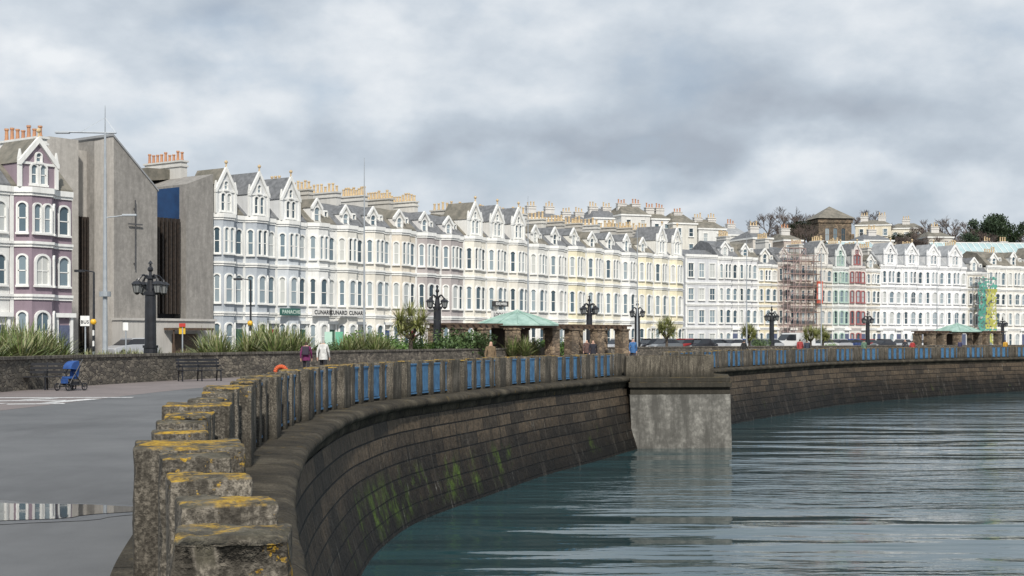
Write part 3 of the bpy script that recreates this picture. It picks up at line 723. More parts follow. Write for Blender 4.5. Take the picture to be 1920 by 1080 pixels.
for i,(px,d,yt,h) in enumerate([(1850,335,414,8),(1872,330,406,9),(1893,335,420,8),(1500,318,418,6),(1690,318,438,5),(1815,312,440,5)]):
    tree_at('evergreen_tree',ev[i%2],px,d,EYE+(638-yt)*d/F,h,'dark green evergreen tree on the hilltop','evergreen trees on the hill')
def blades(seed,n,L,wd,up=.55,droop=1.0,origin=(0,0,0),mb=None,mi2=.25):
    rnd=random.Random(seed); mb=mb or MB()
    for i in range(n):
        a=rnd.uniform(0,6.283); el=rnd.uniform(up,1.45); l=L*rnd.uniform(.5,1.1)
        d=Vector((math.cos(a)*math.cos(el),math.sin(a)*math.cos(el),math.sin(el))); side=Vector((-math.sin(a),math.cos(a),0))
        p=Vector(origin)+Vector((rnd.uniform(-.15,.15),rnd.uniform(-.15,.15),0)); vs=[]; seg=5
        mi=1 if rnd.random()<mi2 else 0
        for k in range(seg+1):
            t=k/seg; ww=wd*(1-t**2)*.5+.004; vs+=[p-side*ww,p+side*ww]
            d=(d+Vector((0,0,-.16*droop*t*rnd.uniform(.5,1.5)))).normalized(); p=p+d*l/seg
        mb.add(vs,[(2*k,2*k+1,2*k+3,2*k+2) for k in range(seg)],mi)
    return mb
fx=[blades(i,210,1.55,.07,.45,1.5,mi2=.4).mesh('flax_plant',[flax,flaxdry],recalc=False) for i in range(4)]
gx=[blades(20+i,200,.8,.04,.4,1.8,mi2=.75).mesh('grass_clump',[flax,flaxdry],recalc=False) for i in range(3)]
def plant(me,name,X,Y,z,s,lab,cat,grp): return ob(name,me,None,(X,Y,z),random.uniform(0,6.28),lab,cat,grp,scale=s)
FLX=[(8,55,1.1),(35,52,1.1),(62,54,1.15),(88,57,1.05),(112,60,.85),(-20,50,1.1),(50,60,1.3),(20,62,1.35),(80,63,1.2),(105,64,1.05),(0,58,1.2),(385,68,.95),(412,67,1.05),(398,71,1.2),(465,73,1.2),(490,75,1.4),(515,72,1.3),(545,74,1.25),(570,78,1.05),(535,80,1.4),(475,80,1.3),(505,79,1.4),(560,82,1.2),(655,84,1.05),(680,86,1.25),(705,85,1.15),(722,90,1.),(640,88,.9),(690,92,1.2),(960,97,1.),(985,97,1.),(600,84,.75),(430,72,.8),(1000,101,.9)]
for px,d,s in FLX: plant(random.choice(fx),'flax_plant',PX(px,d),d,.5,s,'spiky clump of flax leaves in the raised bed','plant','flax plants in the planting bed')
for px in range(125,470,14):
    d=58+px*.03+random.uniform(0,4); plant(random.choice(gx),'grass_clump',PX(px,d),d,.5,random.uniform(.7,1.05),'clump of pale arching grass in the raised bed','plant','grass clumps in the planting bed')
for px in range(590,860,16):
    d=83+(px-590)*.045+random.uniform(0,3); plant(random.choice(gx),'grass_clump',PX(px,d),d,.5,random.uniform(.7,1.0),'clump of pale arching grass in the raised bed','plant','grass clumps in the planting bed')
def bushmesh(seed,W,H,n,leaf,mat):
    rnd=random.Random(seed); mb=MB(); cl=[(Vector((rnd.uniform(-.4,.4)*W,rnd.uniform(-.4,.4)*W,rnd.uniform(.25,.75)*H)),rnd.uniform(.2,.32)*W) for _ in range(9)]
    for i in range(n):
        c,r=rnd.choice(cl); v=Vector((rnd.gauss(0,1),rnd.gauss(0,1),rnd.gauss(0,.8))).normalized()*r*rnd.uniform(.5,1.15); p=c+v; p.z=max(.02,p.z*H/W if H<W*.6 else p.z)
        u=Vector((rnd.gauss(0,1),rnd.gauss(0,1),rnd.gauss(0,1))).normalized(); w=u.orthogonal().normalized(); s=leaf*rnd.uniform(.6,1.4)
        mb.add([p-u*s,p+w*s*.6,p+u*s,p-w*s*.6],[(0,1,2,3)])
    return mb.mesh('shrub',[mat],recalc=False)
bm_=[bushmesh(1,2.2,1.4,1500,.07,shrubleaf),bushmesh(2,2.2,1.4,1500,.07,ivyleaf),bushmesh(3,2.6,1.0,1500,.06,flaxdry)]
for px,d,k,s in [(600,82,0,.7),(740,92,1,.9),(760,93,0,1.),(800,94,1,.9),(870,92,0,1.3),(885,93,0,1.2),(855,94,0,1.),(675,95,1,1.3),(720,96,1,1.2),(1030,104,1,1.),(1060,112,1,1.),(630,86,0,.7),(1420,150,0,.9),(1560,160,1,.7)]:
    plant(bm_[k],'shrub',PX(px,d),d,.45,s,'low leafy shrub in the planting bed','shrub','shrubs in the planting bed')
def palm(px,d,h,seed,s=1.):
    r=ob('cabbage_palm',None,None,(PX(px,d),d,.4),0,'cabbage palm with spiky yellow-green heads','palm tree','cabbage palms along the promenade')
    rnd=random.Random(seed); t=MB(); c=MB()
    t.tube((0,0,0),(0,0,h*.45),.16,.12,7)
    for i in range(7):
        a=i*.9+rnd.random(); q=Vector((math.cos(a)*.6*s,math.sin(a)*.6*s,h*rnd.uniform(.55,.86))); t.tube((0,0,h*.42),q,.09,.06,5)
        blades(seed*10+i,110,1.0*s,.05,-.7,.9,q,c,.35)
    blades(seed*10+9,110,1.0*s,.05,-.3,.8,(0,0,h*.88),c,.3)
    ob('trunk',t.mesh('trunk',[bark]),r); ob('crown',c.mesh('crown',[palmleaf,flaxdry],recalc=False),r)
palm(770,86,3.1,1,1.15); palm(1250,140,3.2,2,1.1); palm(1520,165,2.6,3,1.); palm(1543,170,2.6,4,1.); palm(1405,150,2.7,5,.9)
# ---------------------------------------------------------------- lamps
def lamp_meshes():
    c=MB()
    for z0,z1,r0,r1 in [(0,.25,.42,.42),(.25,1.3,.34,.31),(1.3,1.42,.36,.36),(1.42,3.75,.27,.25),(3.75,3.9,.32,.32),(3.9,4.5,.2,.13),(4.5,4.6,.22,.22),(4.6,5.2,.07,.05),(5.2,5.35,.12,.02)]: c.frus(0,0,z0,z1,r0,r1,12)
    c.ball((0,0,4.95),.14)
    a=MB()
    for k in range(4):
        t=math.pi/2*k+.4; pr=Vector((0,0,4.35))
        for i in range(1,7):
            u=i/6; q=Vector((math.cos(t)*.68*u,math.sin(t)*.68*u,4.35+.32*math.sin(u*math.pi))); a.tube(pr,q,.05,n=5); pr=q
        pr=Vector((math.cos(t)*.12,math.sin(t)*.12,3.95))
        for i in range(1,6):
            u=i/5; q=Vector((math.cos(t)*(.12+.45*math.sin(u*1.57)),math.sin(t)*(.12+.45*math.sin(u*1.57)),3.95+.45*u)); a.tube(pr,q,.035,n=4); pr=q
    l=MB(); l.frus(0,0,-.50,-.12,.14,.22,8,1); l.frus(0,0,-.12,.02,.30,.16,8,0); l.frus(0,0,.02,.14,.08,.03,8,0); l.frus(0,0,-.60,-.50,.05,.15,8,0)
    for i in range(8):
        t=2*math.pi*i/8+math.pi/8; l.tube((.145*math.cos(t),.145*math.sin(t),-.5),(.225*math.cos(t),.225*math.sin(t),-.12),.014,n=3)
    return c.mesh('column',[black]),a.mesh('bracket',[black]),l.mesh('lantern',[black,M('lantern_glass',(.22,.23,.23),rough=.15)])
lc,la,ll=lamp_meshes()
for px,d in [(282,66),(820,95),(1105,117),(1195,131),(1447,155),(1627,178),(1880,222)]:
    r=ob('street_lamp',None,None,(PX(px,d),d,0),random.uniform(0,.5),'ornate black cast iron lamp post with four lanterns','street lamp','ornate promenade lamps')
    ob('column',lc,r); ob('bracket',la,r)
    for k in range(4):
        t=math.pi/2*k+.4; ob('lantern',ll,r,(math.cos(t)*.68,math.sin(t)*.68,4.35))
def mast(px,d,h,arms):
    r=ob('lighting_mast',None,None,(PX(px,d),d,0),0,'tall slender grey steel lighting mast','lighting mast','tall lighting masts')
    k=1 if arms else .62
    m=MB(); m.frus(0,0,0,h*.2,.13*k,.12*k,10); m.frus(0,0,h*.2,h*.93,.12*k,.05*k,10); m.frus(0,0,h*.93,h+(.4 if arms else .9),.035,.015,6)
    if arms: m.frus(0,0,2.6+1.2,2.85+1.2,.28,.28,10)
    ob('mast',m.mesh('mast',[grey_metal]),r)
    if arms:
        m=MB(); z=h*.93
        m.tube((-2.1,0,z),(.55,0,z-.05),.045); m.tube((0,0,z+.7),(-1.2,0,z),.015,n=3); m.tube((0,0,z+.7),(.5,0,z),.015,n=3)
        ob('arm',m.mesh('arm',[grey_metal]),r)
        m=MB(); m.tube((0,0,h*.60),(1.1,0,h*.61),.03); ob('arm',m.mesh('arm',[grey_metal]),r)
        m=MB(); m.box(-.35,.35,-.12,.12,-.05,.05); lm=m.mesh('lamp_head',[grey_metal],bevel=.02)
        ob('lamp_head',lm,r,(-2.1,0,z-.03)); ob('lamp_head',lm,r,(1.2,0,h*.61))
mast(197,70,12.8,True); mast(683,86,11.8,False); mast(990,109,11.8,False); mast(1195,128,11.0,False); mast(1400,146,11.4,False); mast(1540,160,11.2,False); mast(1757,185,11.4,False)
m=MB(); m.frus(0,0,0,5.2,.07,.05,8); m.tube((0,0,5.2),(-.6,0,5.3),.03); lp=m.mesh('lamp_post',[black])
for px,d in [(470,84),(176,74)]:
    r=ob('slim_lamp_post',lp,None,(PX(px,d),d,0),0,'slim black lamp post by the road','lamp post')
    m=MB(); m.box(-1.0,-.5,-.1,.1,5.2,5.32); ob('lamp_head',m.mesh('lamp_head',[black]),r)
bands=[black,trimw]
for px,d in [(175,72),(469,78)]:
    r=ob('crossing_beacon',None,None,(PX(px,d),d,0),0,'black and white striped pole with amber globe','crossing beacon','pedestrian crossing beacons')
    m=MB()
    for i in range(9): m.frus(0,0,i*.27,(i+1)*.27,.05,.05,8,i%2)
    ob('pole',m.mesh('pole',bands),r)
    m=MB(); m.ball((0,0,2.58),.16,0,12); ob('globe',m.mesh('globe',[M('amber_globe',(.75,.42,.03),(.7,.4,.03),1,.3)],smooth=True),r)
def text(body,size,mat,parent,loc,rot,name='lettering',align='CENTER',off=0):
    c=bpy.data.curves.new('t','FONT'); c.body=body; c.size=size; c.align_x=align; c.extrude=.01; c.offset=off; c.space_character=1.08
    t=bpy.data.objects.new('t',c); COL.objects.link(t); bpy.context.view_layer.update()
    me=bpy.data.meshes.new_from_object(t); bpy.data.objects.remove(t); me.name=name; me.materials.clear(); me.materials.append(mat)
    return ob(name,me,parent,loc,rot)
def sign(px,d,z0,z1,w,mat,lab,txt=None,tm=black,nm='road_sign'):
    r=ob(nm,None,None,(PX(px,d),d,0),0,lab,'sign')
    m=MB(); m.frus(0,0,0,z1,.035,.035,8); ob('pole',m.mesh('pole',[grey_metal]),r)
    m=MB(); m.box(-w/2,w/2,-.08,-.05,z0,z1); ob('sign_plate',m.mesh('sign_plate',[mat],bevel=.005),r)
    if txt: text(txt,(z1-z0)*.45,tm,r,(0,-.10,(z0+z1)/2-.12),(math.pi/2,0,0))
sign(160,70,2.35,2.85,.45,trimw,'white bus stop sign on a thin pole','BUS')
yel=M('yellow_sign',(.62,.40,.03)); red=M('red_sign',(.45,.04,.03))
sign(342,80,2.0,2.4,.36,yel,'small yellow and red notice sign'); sign(342.2,79.9,2.4,2.6,.36,red,'small red notice sign on pole'); sign(236,80,2.2,2.65,.3,trimw,'small white road sign on pole')
sign(616,92,1.3,2.2,.5,M('green_white_sign',(.45,.65,.55)),'green and white information sign'); sign(636,92,1.3,2.2,.5,M('green_sign',(.15,.45,.3)),'green information sign on pole')
def fsign(px,z,txt,size,mat,bg=None,w=3,out=-1.3,lab=''):
    k=(px-960)/F; o_=NI*out; s=(k*(P0.y+o_.y)-(P0.x+o_.x))/(T0.x-k*T0.y)
    p=fac(s,out)
    r=ob('hotel_sign',None,None,(p.x,p.y,z),ANG,lab,'sign')
    m=MB(); m.box(-w/2,w/2,.0,.3,-.16,size*.8+.12); ob('sign_board',m.mesh('sign_board',[bg or plaster((.78,.77,.74))]),r)
    text(txt,size,mat,r,(0,-.02,0),(math.pi/2,0,0),off=.012)
LBC='white fascia sign with dark hotel lettering'
for px_ in (606,635,670): fsign(px_,4.22,'CUNARD',.56,black,w=2.5,lab=LBC)
fsign(546,4.2,'PANACHE',.50,M('pale_green_letters',(.5,.62,.55)),M('dark_green_fascia',(.04,.13,.11)),w=2.5,lab='dark green fascia sign with pale lettering')
fsign(945,4.4,'LOCH HOTEL',.60,black,w=4.2,lab='white fascia sign with dark hotel lettering'); fsign(940,5.7,'EDELWEISS',.40,trimw,M('black_fascia',(.05,.05,.05)),w=2.8,lab='black fascia sign with pale lettering')
p=P1+T1*s1(1527)+Vector((T1.y,-T1.x))*1.3
r=ob('hanging_banner',None,None,(p.x,p.y,0),A1,'red and white vertical banner on scaffold','banner'); 
part('banner_cloth',[M('red_banner',(.6,.12,.07))],lambda m:m.box(-.6,.6,-.05,0,7.5,11.0),r); part('banner_panel',[trimw],lambda m:m.box(-.42,.42,-.09,-.05,8.0,10.6),r)
def scaffold(x0,x1,H,net,lab,mat):
    a=s1(x0);b=s1(x1);p=P1+T1*a; r=ob('scaffolding',None,None,(p.x,p.y,0),A1,lab,'scaffolding')
    m=MB(); w=b-a; nn=max(2,round(w/1.4))
    for y in (-1.5,-2.6):
        for i in range(nn+1): m.tube((w*i/nn,y,0),(w*i/nn,y,H),.04,n=4)
        for z in [2*j for j in range(1,int(H/2)+1)]: m.tube((0,y,z),(w,y,z),.035,n=4); m.tube((0,y,z+1),(w,y,z+1),.03,n=4)
    for z in [2*j for j in range(1,int(H/2)+1)]:
        for i in range(nn+1): m.tube((w*i/nn,-1.5,z),(w*i/nn,-2.6,z),.035,n=4)
    for z in range(0,int(H)-2,4): m.tube((0,-2.65,z),(w,-2.65,z+4),.035,n=4)
    ob('poles',m.mesh('poles',[mat]),r)
    m=MB()
    for z in [2*j for j in range(1,int(H/2)+1)]: m.box(0,w,-2.5,-1.6,z+.05,z+.10)
    ob('boards',m.mesh('boards',[M('scaffold_boards',(.28,.20,.15))]),r)
    if net:
        m=MB(); rnd=random.Random(4)
        nz=44; nxx=20
        def pt(i,j): return (w*i/nxx,-2.75-.10*math.sin(i*.8+j*.3)-.05*math.sin(j*.9),1+(H-1)*j/nz)
        for j in range(nz):
            for i in range(nxx):
                u=i/nxx; v_=j/nz
                if v_>.88 and rnd.random()<.6: continue
                if rnd.random()<.30: continue
                mi=1 if (u>.38 and .22<v_<.80) or (v_<.2 and u>.6) else 0
                m.add([pt(i,j),pt(i+1,j),pt(i+1,j+1),pt(i,j+1)],[(0,1,2,3)],mi)
        ob('netting',m.mesh('netting',[M('green_netting',(.10,.34,.27),(.07,.24,.19),2),M('yellow_netting',(.48,.46,.10),(.36,.38,.10),2)],recalc=False),r)
scaffold(1457,1491,16,False,'red-brown steel scaffolding on a brick house',M('pink_scaffold',(.45,.32,.31))); scaffold(1491,1519,15,False,'brown scaffolding stacked with boards',M('rusty_scaffold',(.28,.20,.17),(.2,.13,.12),2))
scaffold(1812,1846,12.4,True,'scaffolding wrapped in green and yellow netting',grey_metal)
# ---------------------------------------------------------------- shelters
def shelter(px,d,ang,L0,L1):
    X=PX(px,d); r=ob('promenade_shelter',None,None,(X,d,0),ang,'stone promenade shelter with green copper roof and pergola wings','shelter')
    def roof(m):
        n=12; 
        prof=[(2.9,2.66),(2.9,2.76),(2.15,3.05),(1.2,3.38),(.35,3.6),(.12,3.72)]
        for (r0,z0),(r1,z1) in zip(prof,prof[1:]): m.frus(0,0,z0,z1,r0,r1,n,0,False)
        for i in range(n):
            t=2*math.pi*i/n+math.pi/n
            for (r0,z0),(r1,z1) in zip(prof[1:],prof[2:]): m.tube((r0*math.cos(t),r0*math.sin(t),z0+.02),(r1*math.cos(t),r1*math.sin(t),z1+.02),.05,n=4)
        m.frus(0,0,3.68,3.85,.12,.02,8)
    part('roof',[copper],roof,r)
    part('ceiling',[wood],lambda m:(m.frus(0,0,2.52,2.655,2.75,2.8,12)),r)
    part('back_wall',[M('dark_timber_wall',(.07,.05,.04))],lambda m:m.box(-1.5,1.5,.9,1.1,0,2.5),r)
    colm=MB(); colm.box(-.38,.38,-.38,.38,0,2.38); colm.box(-.45,.45,-.45,.45,2.38,2.5); cm=colm.mesh('stone_pillar',[brownstone])
    for x,y in [(-2,-1.5),(2,-1.5),(-2,1.5),(2,1.5)]: ob('stone_pillar',cm,r,(x,y,0))
    for sgn,L in ((-1,L0),(1,L1)):
        n=max(2,round((L-2)/2.6)); 
        for i in range(n): x=sgn*(2+ (L-2)*(i+1)/n); ob('stone_pillar',cm,r,(x,-.8,0)); ob('stone_pillar',cm,r,(x,1.3,0))
        def beams(m):
            a,b=sorted((sgn*2.2,sgn*(L+.5)))
            m.box(a,b,-.9,-.7,2.5,2.68); m.box(a,b,1.2,1.4,2.5,2.68)
            k=int((b-a)/.6)
            for i in range(k+1): x=a+(b-a)*i/k; m.box(x-.05,x+.05,-1.3,1.8,2.68,2.8)
        part('pergola',[wood],beams,r)
shelter(970,100,.80,6.6,10.5); shelter(1795,176,.62,6,7)
# ---------------------------------------------------------------- benches, pushchair, lifebuoy
def bench(px,d,ang):
    r=ob('park_bench',None,None,(PX(px,d),d,0),ang,'black metal and timber bench against the stone wall','bench','benches along the promenade')
    part('seat',[black],lambda m:[m.box(-.9,.9,-.45+i*.12,-.36+i*.12,.43,.46) for i in range(4)],r)
    part('backrest',[black],lambda m:[m.box(-.9,.9,.06+i*.03,.09+i*.03,.55+i*.13,.64+i*.13) for i in range(3)],r)
    lm=MB(); lm.tube((0,-.42,0),(0,-.38,.44),.03); lm.tube((0,.1,0),(0,.04,.44),.03); lm.tube((0,.04,.44),(0,.16,.92),.025); lm.tube((0,-.42,.62),(0,.1,.64),.025); lm.tube((0,-.42,.44),(0,-.42,.62),.02); lm.box(-.025,.025,-.42,.05,.40,.43)
    me=lm.mesh('leg',[black])
    for x in (-.8,0,.8): ob('leg',me,r,(x,0,0))
bench(88,47.3,math.radians(62)-.9); bench(372,57.5,.55)
r=ob('pushchair',None,None,(PX(133,46.5),46.5,0),-.5,'blue pushchair with black frame parked on the promenade','pushchair')
def pf(m):
    for x in (-.22,.22):
        m.tube((x,-.35,.12),(x,.30,1.02),.018); m.tube((x,.35,.12),(x,-.1,.62),.018); m.tube((x,-.3,.2),(x,.3,.2),.014)
    m.tube((-.22,.30,1.02),(.22,.30,1.02),.022); m.tube((-.22,-.33,.15),(.22,-.33,.15),.014)
part('frame',[black],pf,r)
bl=M('blue_fabric',(.025,.09,.30),(.015,.05,.18),4,.8)
part('seat',[bl],lambda m:(m.prism([(-.24,.40),(-.24,.47),(.08,.46),(.20,.88),(.26,.86),(.14,.38)],'x',-.17,.17),m.box(-.15,.15,-.30,-.26,.24,.40)),r,bevel=.015)
def hood(m):
    pr=None
    for i in range(7):
        a=i/6*1.5; y=.18-.36*math.sin(a); z=.70+.28*math.cos(a)
        if pr: m.add([(-.18,pr[0],pr[1]),(.18,pr[0],pr[1]),(.18,y,z),(-.18,y,z)],[(0,1,2,3)]); m.add([(-.18,pr[0],pr[1]),(-.18,y,z),(-.18,.2,.68)],[(0,1,2)]); m.add([(.18,pr[0],pr[1]),(.18,y,z),(.18,.2,.68)],[(0,1,2)])
        pr=(y,z)
part('hood',[bl],hood,r)
part('basket',[black],lambda m:m.box(-.16,.16,-.2,.22,.18,.30),r)
wm=MB()
for i in range(12):
    a=2*math.pi*i/12;b=2*math.pi*(i+1)/12; wm.tube((0,.11*math.cos(a),.11*math.sin(a)),(0,.11*math.cos(b),.11*math.sin(b)),.022); 
    if i%3==0: wm.tube((0,0,0),(0,.11*math.cos(a),.11*math.sin(a)),.01,n=3)
wm=wm.mesh('wheel',[black])
for x in (-.25,.25):
    for y in (-.35,.35): ob('wheel',wm,r,(x,y,.13))
X=PX(527,41); r=ob('lifebuoy_stand',None,None,(X,41,0),.1,'orange lifebuoy ring on a post behind the parapet','lifebuoy')
m=MB()
for i in range(20):
    a=2*math.pi*i/20;b=2*math.pi*(i+1)/20; m.tube((.16*math.cos(a),-.08,.74+.16*math.sin(a)),(.16*math.cos(b),-.08,.74+.16*math.sin(b)),.06,n=7)
ob('ring',m.mesh('ring',[M('orange_lifebuoy',(.65,.12,.04))],smooth=True),r)
part('post',[M('post_wood',(.2,.15,.1))],lambda m:m.box(-.05,.05,-.02,.06,0,.86),r)
# ---------------------------------------------------------------- people
skinm=M('skin',(.55,.34,.25),(.5,.3,.22),5,.6)
def person(px,d,face,coat,trouser,hair,lab,h=1.7,stride=.22,hood=False,pack=None,seed=0,arm=.1):
    nodes=[];edges=[]
    def nd(p,r,par=None):
        nodes.append((Vector(p),r)); 
        if par is not None: edges.append((par,len(nodes)-1))
        return len(nodes)-1
    pel=nd((0,0,.95),.15); ab=nd((0,.0,1.12),.145,pel); ch=nd((0,.01,1.33),.165,ab); nk=nd((0,0,1.47),.062,ch); hd=nd((0,-.01,1.57),.085,nk); ht=nd((0,.0,1.66),.075,hd)
    nd((0,-.085,1.565),.022,hd)
    for sx in (-1,1):
        st=stride*sx
        hip=nd((.09*sx,0,.88),.10,pel); kn=nd((.10*sx,-st*.55-.03,.50),.065,hip); an=nd((.10*sx,-st+ (.06 if sx<0 else 0),.09),.042,kn); nd((.11*sx,-st-.13,.045),.04,an)
        sh=nd((.17*sx,.01,1.40),.065,ch); el=nd((.23*sx,st*.4+.04,1.12),.047,sh); wr=nd((.23*sx,st*.8-.08*arm*5,.90),.032,el)
        pm=nd((.23*sx,st*.85-.08*arm*5-.02,.84),.030,wr)
        base=nodes[pm][0]
        for i,(dy,l) in enumerate([(-.030,.075),(-.010,.085),(.010,.08),(.028,.065)]):
            a=nd(base+Vector((0,dy,-.045)),.0095,pm); nd(base+Vector((-.012*sx,dy,-.045-l*.7)),.008,a)
        a=nd(base+Vector((-.02*sx,-.04,-.02)),.010,pm); nd(base+Vector((-.03*sx,-.05,-.06)),.008,a)
    me=bpy.data.meshes.new('p'); me.from_pydata([n[0] for n in nodes],edges,[]); o=bpy.data.objects.new('p',me); COL.objects.link(o)
    sk=o.modifiers.new('s','SKIN'); 
    for i,n in enumerate(nodes): me.skin_vertices[0].data[i].radius=(n[1],n[1]*(.75 if i in(1,2) else 1)); 
    me.skin_vertices[0].data[0].use_root=True
    sb=o.modifiers.new('b','SUBSURF'); sb.levels=2; sb.render_levels=2
    bpy.context.view_layer.update()
    ev_=bpy.data.meshes.new_from_object(o.evaluated_get(bpy.context.evaluated_depsgraph_get())); bpy.data.objects.remove(o)
    ev_.materials.clear()
    cm=M('coat',coat,tuple(c*.6 for c in coat),9,.85); tmm=M('trousers',trouser,tuple(c*.7 for c in trouser),9,.85); hm_=M('hair',hair)
    for mm in (skinm,cm,tmm,hm_,black): ev_.materials.append(mm)
    for p in ev_.polygons:
        c=p.center
        if c.z>1.49: mi=3 if (c.y>-.035 or c.z>1.64) else 0
        elif c.z>1.46: mi=0 if not hood else 1
        elif abs(c.x)>.17 and c.z<.89 : mi=0
        elif c.z>.84: mi=1
        elif c.z>.10: mi=2
        else: mi=4
        if hood and c.z>1.46 and c.y>-.03: mi=1
        p.material_index=mi; p.use_smooth=True
    ev_.name='person'
    P=ob('person',ev_,None,(PX(px,d),d,.006),face,lab,'person',scale=h/1.72)
    m=MB(); m.frus(0,0,.80,1.10,.195,.17,14,0,False); cmsh=m.mesh('coat_hem',[cm],smooth=True)
    for v in cmsh.vertices: v.co.y*=.8
    ob('coat_hem',cmsh,P)
    if pack:
        m=MB(); m.box(-.15,.15,.12,.28,1.05,1.45); ob('backpack',m.mesh('backpack',[M('backpack',pack)],bevel=.05),P)
    return P
person(574,62,math.pi,(.16,.02,.10),(.03,.03,.04),(.05,.03,.02),'person in magenta jacket walking away with a dark backpack',1.64,.18,False,(.04,.03,.05))
person(606,61.5,math.pi-.1,(.68,.68,.66),(.02,.02,.025),(.35,.33,.3),'person in white jacket walking away',1.74,.2)
person(920,56,.4,(.20,.14,.08),(.05,.05,.06),(.06,.04,.03),'person in brown hooded coat standing behind the parapet',1.66,.05,True)
fp=[(1112,84,(.02,.02,.03)),(1187,92,(.05,.15,.35)),(1100,95,(.12,.07,.06)),(1500,112,(.35,.05,.05)),(1513,113,(.04,.05,.08)),(1620,122,(.12,.2,.14)),(1711,135,(.45,.05,.05)),(1697,136,(.05,.05,.06)),(1885,140,(.55,.30,.03)),(1800,150,(.04,.04,.1)),(1395,115,(.03,.03,.03))]
for i,(px,d,c) in enumerate(fp):
    person(px,d,random.choice([math.pi,0,2.5,-.6]),c,(.03,.03,.05),(.06,.04,.03),'person in %s coat walking along the promenade'%['black','blue','dark brown','red','dark blue','green','red','black','orange','navy','black'][i],random.uniform(1.65,1.82),.2)
# ---------------------------------------------------------------- cars
tyre=M('tyre',(.02,.02,.02)); rim=M('alloy',(.4,.4,.42),metal=.6,rough=.3)
carglass=M('car_glass',(.02,.025,.03),(.02,.02,.025),1,.05)
def carmeshes(col,van=False):
    m,nt,b=newmat('car_paint'); b.inputs['Base Color'].default_value=(*col,1); b.inputs['Roughness'].default_value=.3; b.inputs['Coat Weight'].default_value=.5
    def loft(secs):
        mb=MB(); n=len(secs); vs=[]
        for x,z0,z1,w0,w1 in secs: vs+=[(x,-w0,z0),(x,w0,z0),(x,w1,z1),(x,-w1,z1)]
        fs=[(0,1,2,3),tuple(4*(n-1)+i for i in (3,2,1,0))]
        for i in range(n-1):
            for j in range(4): fs.append((4*i+j,4*i+(j+1)%4,4*i+4+(j+1)%4,4*i+4+j))
        mb.add(vs,fs); return mb
    if van:
        body=loft([(-2.5,.35,.9,.8,.78),(-2.4,.28,1.05,.95,.9),(-1.75,.28,1.25,.98,.92),(-.9,.28,2.15,.98,.85),(2.4,.28,2.2,.98,.87),(2.5,.35,2.15,.95,.85)])
        gl=loft([(-1.72,1.27,1.29,.9,.89),(-1.05,1.3,2.0,.995,.9),(-.2,1.3,2.0,.995,.905),(-.19,1.3,2.0,.9,.9)])
    else:
        body=loft([(-2.05,.35,.6,.65,.62),(-1.95,.25,.72,.8,.74),(-1.1,.22,.92,.87,.8),(-.45,.22,.98,.87,.82),(1.3,.22,1.0,.87,.8),(1.9,.25,.95,.82,.76),(2.0,.35,.85,.75,.7)])
        gl=loft([(-1.05,.9,.93,.79,.76),(-.35,.93,1.40,.80,.62),(.9,.95,1.42,.80,.62),(1.65,.95,1.0,.77,.72)])
        rf=loft([(-.42,1.37,1.43,.66,.58),(-.1,1.39,1.47,.66,.58),(.7,1.39,1.48,.66,.58),(.98,1.36,1.43,.66,.58)])
        body.add(rf.v,rf.f)
    return body.mesh('body',[m],bevel=.04),gl.mesh('windows',[carglass],bevel=.02)
wh=MB()
vsn=16
for r0,y0,y1,mi in ((.31,-.1,.1,0),(.19,-.115,.115,1)):
    vs=[(r0*math.cos(2*math.pi*i/vsn),y,r0*math.sin(2*math.pi*i/vsn)) for y in (y0,y1) for i in range(vsn)]
    wh.add(vs,[(i,(i+1)%vsn,vsn+(i+1)%vsn,vsn+i) for i in range(vsn)]+[tuple(range(vsn))[::-1],tuple(range(vsn,2*vsn))],mi)
wh=wh.mesh('wheel',[tyre,rim])
lt=MB(); lt.box(-.03,.03,-.14,.14,-.06,.06); hl=lt.mesh('headlight',[M('lamp_lens',(.7,.7,.7),rough=.1)],bevel=.01); tl=MB(); tl.box(-.03,.03,-.1,.1,-.08,.08); tl=tl.mesh('tail_light',[M('tail_lens',(.4,.02,.02),rough=.1)],bevel=.01)
cc={}
def car(X,Y,ang,col,cn,van=False):
    k=(col,van)
    if k not in cc: cc[k]=carmeshes(col,van)
    r=ob('parked_van' if van else 'parked_car',None,None,(X,Y,.356),ang,f'{cn} {"van" if van else "car"} parked along the seafront road','van' if van else 'car','cars parked along the kerb')
    ob('body',cc[k][0],r); ob('windows',cc[k][1],r)
    for x in (-1.3,1.3):
        for y in (-.8,.8): ob('wheel',wh,r,(x*(1.1 if van else 1),y,.31))
    e=2.5 if van else 2.0
    for y in (-.6,.6): ob('headlight',hl,r,(-e+.02,y,.66)); ob('tail_light',tl,r,(e-.02,y,.78))
SIL=(.38,.39,.41);BLK=(.015,.015,.02);WT=(.6,.6,.6);RED=(.28,.02,.02);BLU=(.03,.08,.3);GRY=(.12,.13,.14)
for px,d,c,n in [(1218,150,BLK,'black'),(1246,148,GRY,'grey'),(1282,150,RED,'red'),(1312,150,BLK,'black'),(1338,154,SIL,'silver'),(1372,157,WT,'white'),(1412,161,GRY,'grey'),(1440,164,SIL,'silver'),(1545,176,WT,'white'),(1572,179,SIL,'silver'),(1596,182,BLU,'blue'),(1655,190,BLK,'black'),(1690,194,SIL,'silver'),(1730,198,WT,'white'),(1770,203,GRY,'grey'),(1160,140,SIL,'silver'),(245,106,SIL,'silver'),(1265,160,SIL,'silver'),(1392,172,BLU,'blue'),(1510,178,BLK,'black'),(1625,194,RED,'red'),(1355,170,BLK,'black')]:
    car(PX(px,d),d,ANG-.25 if px>300 else ANG,c,n)
car(PX(1487,168),168,.4,WT,'white',True)
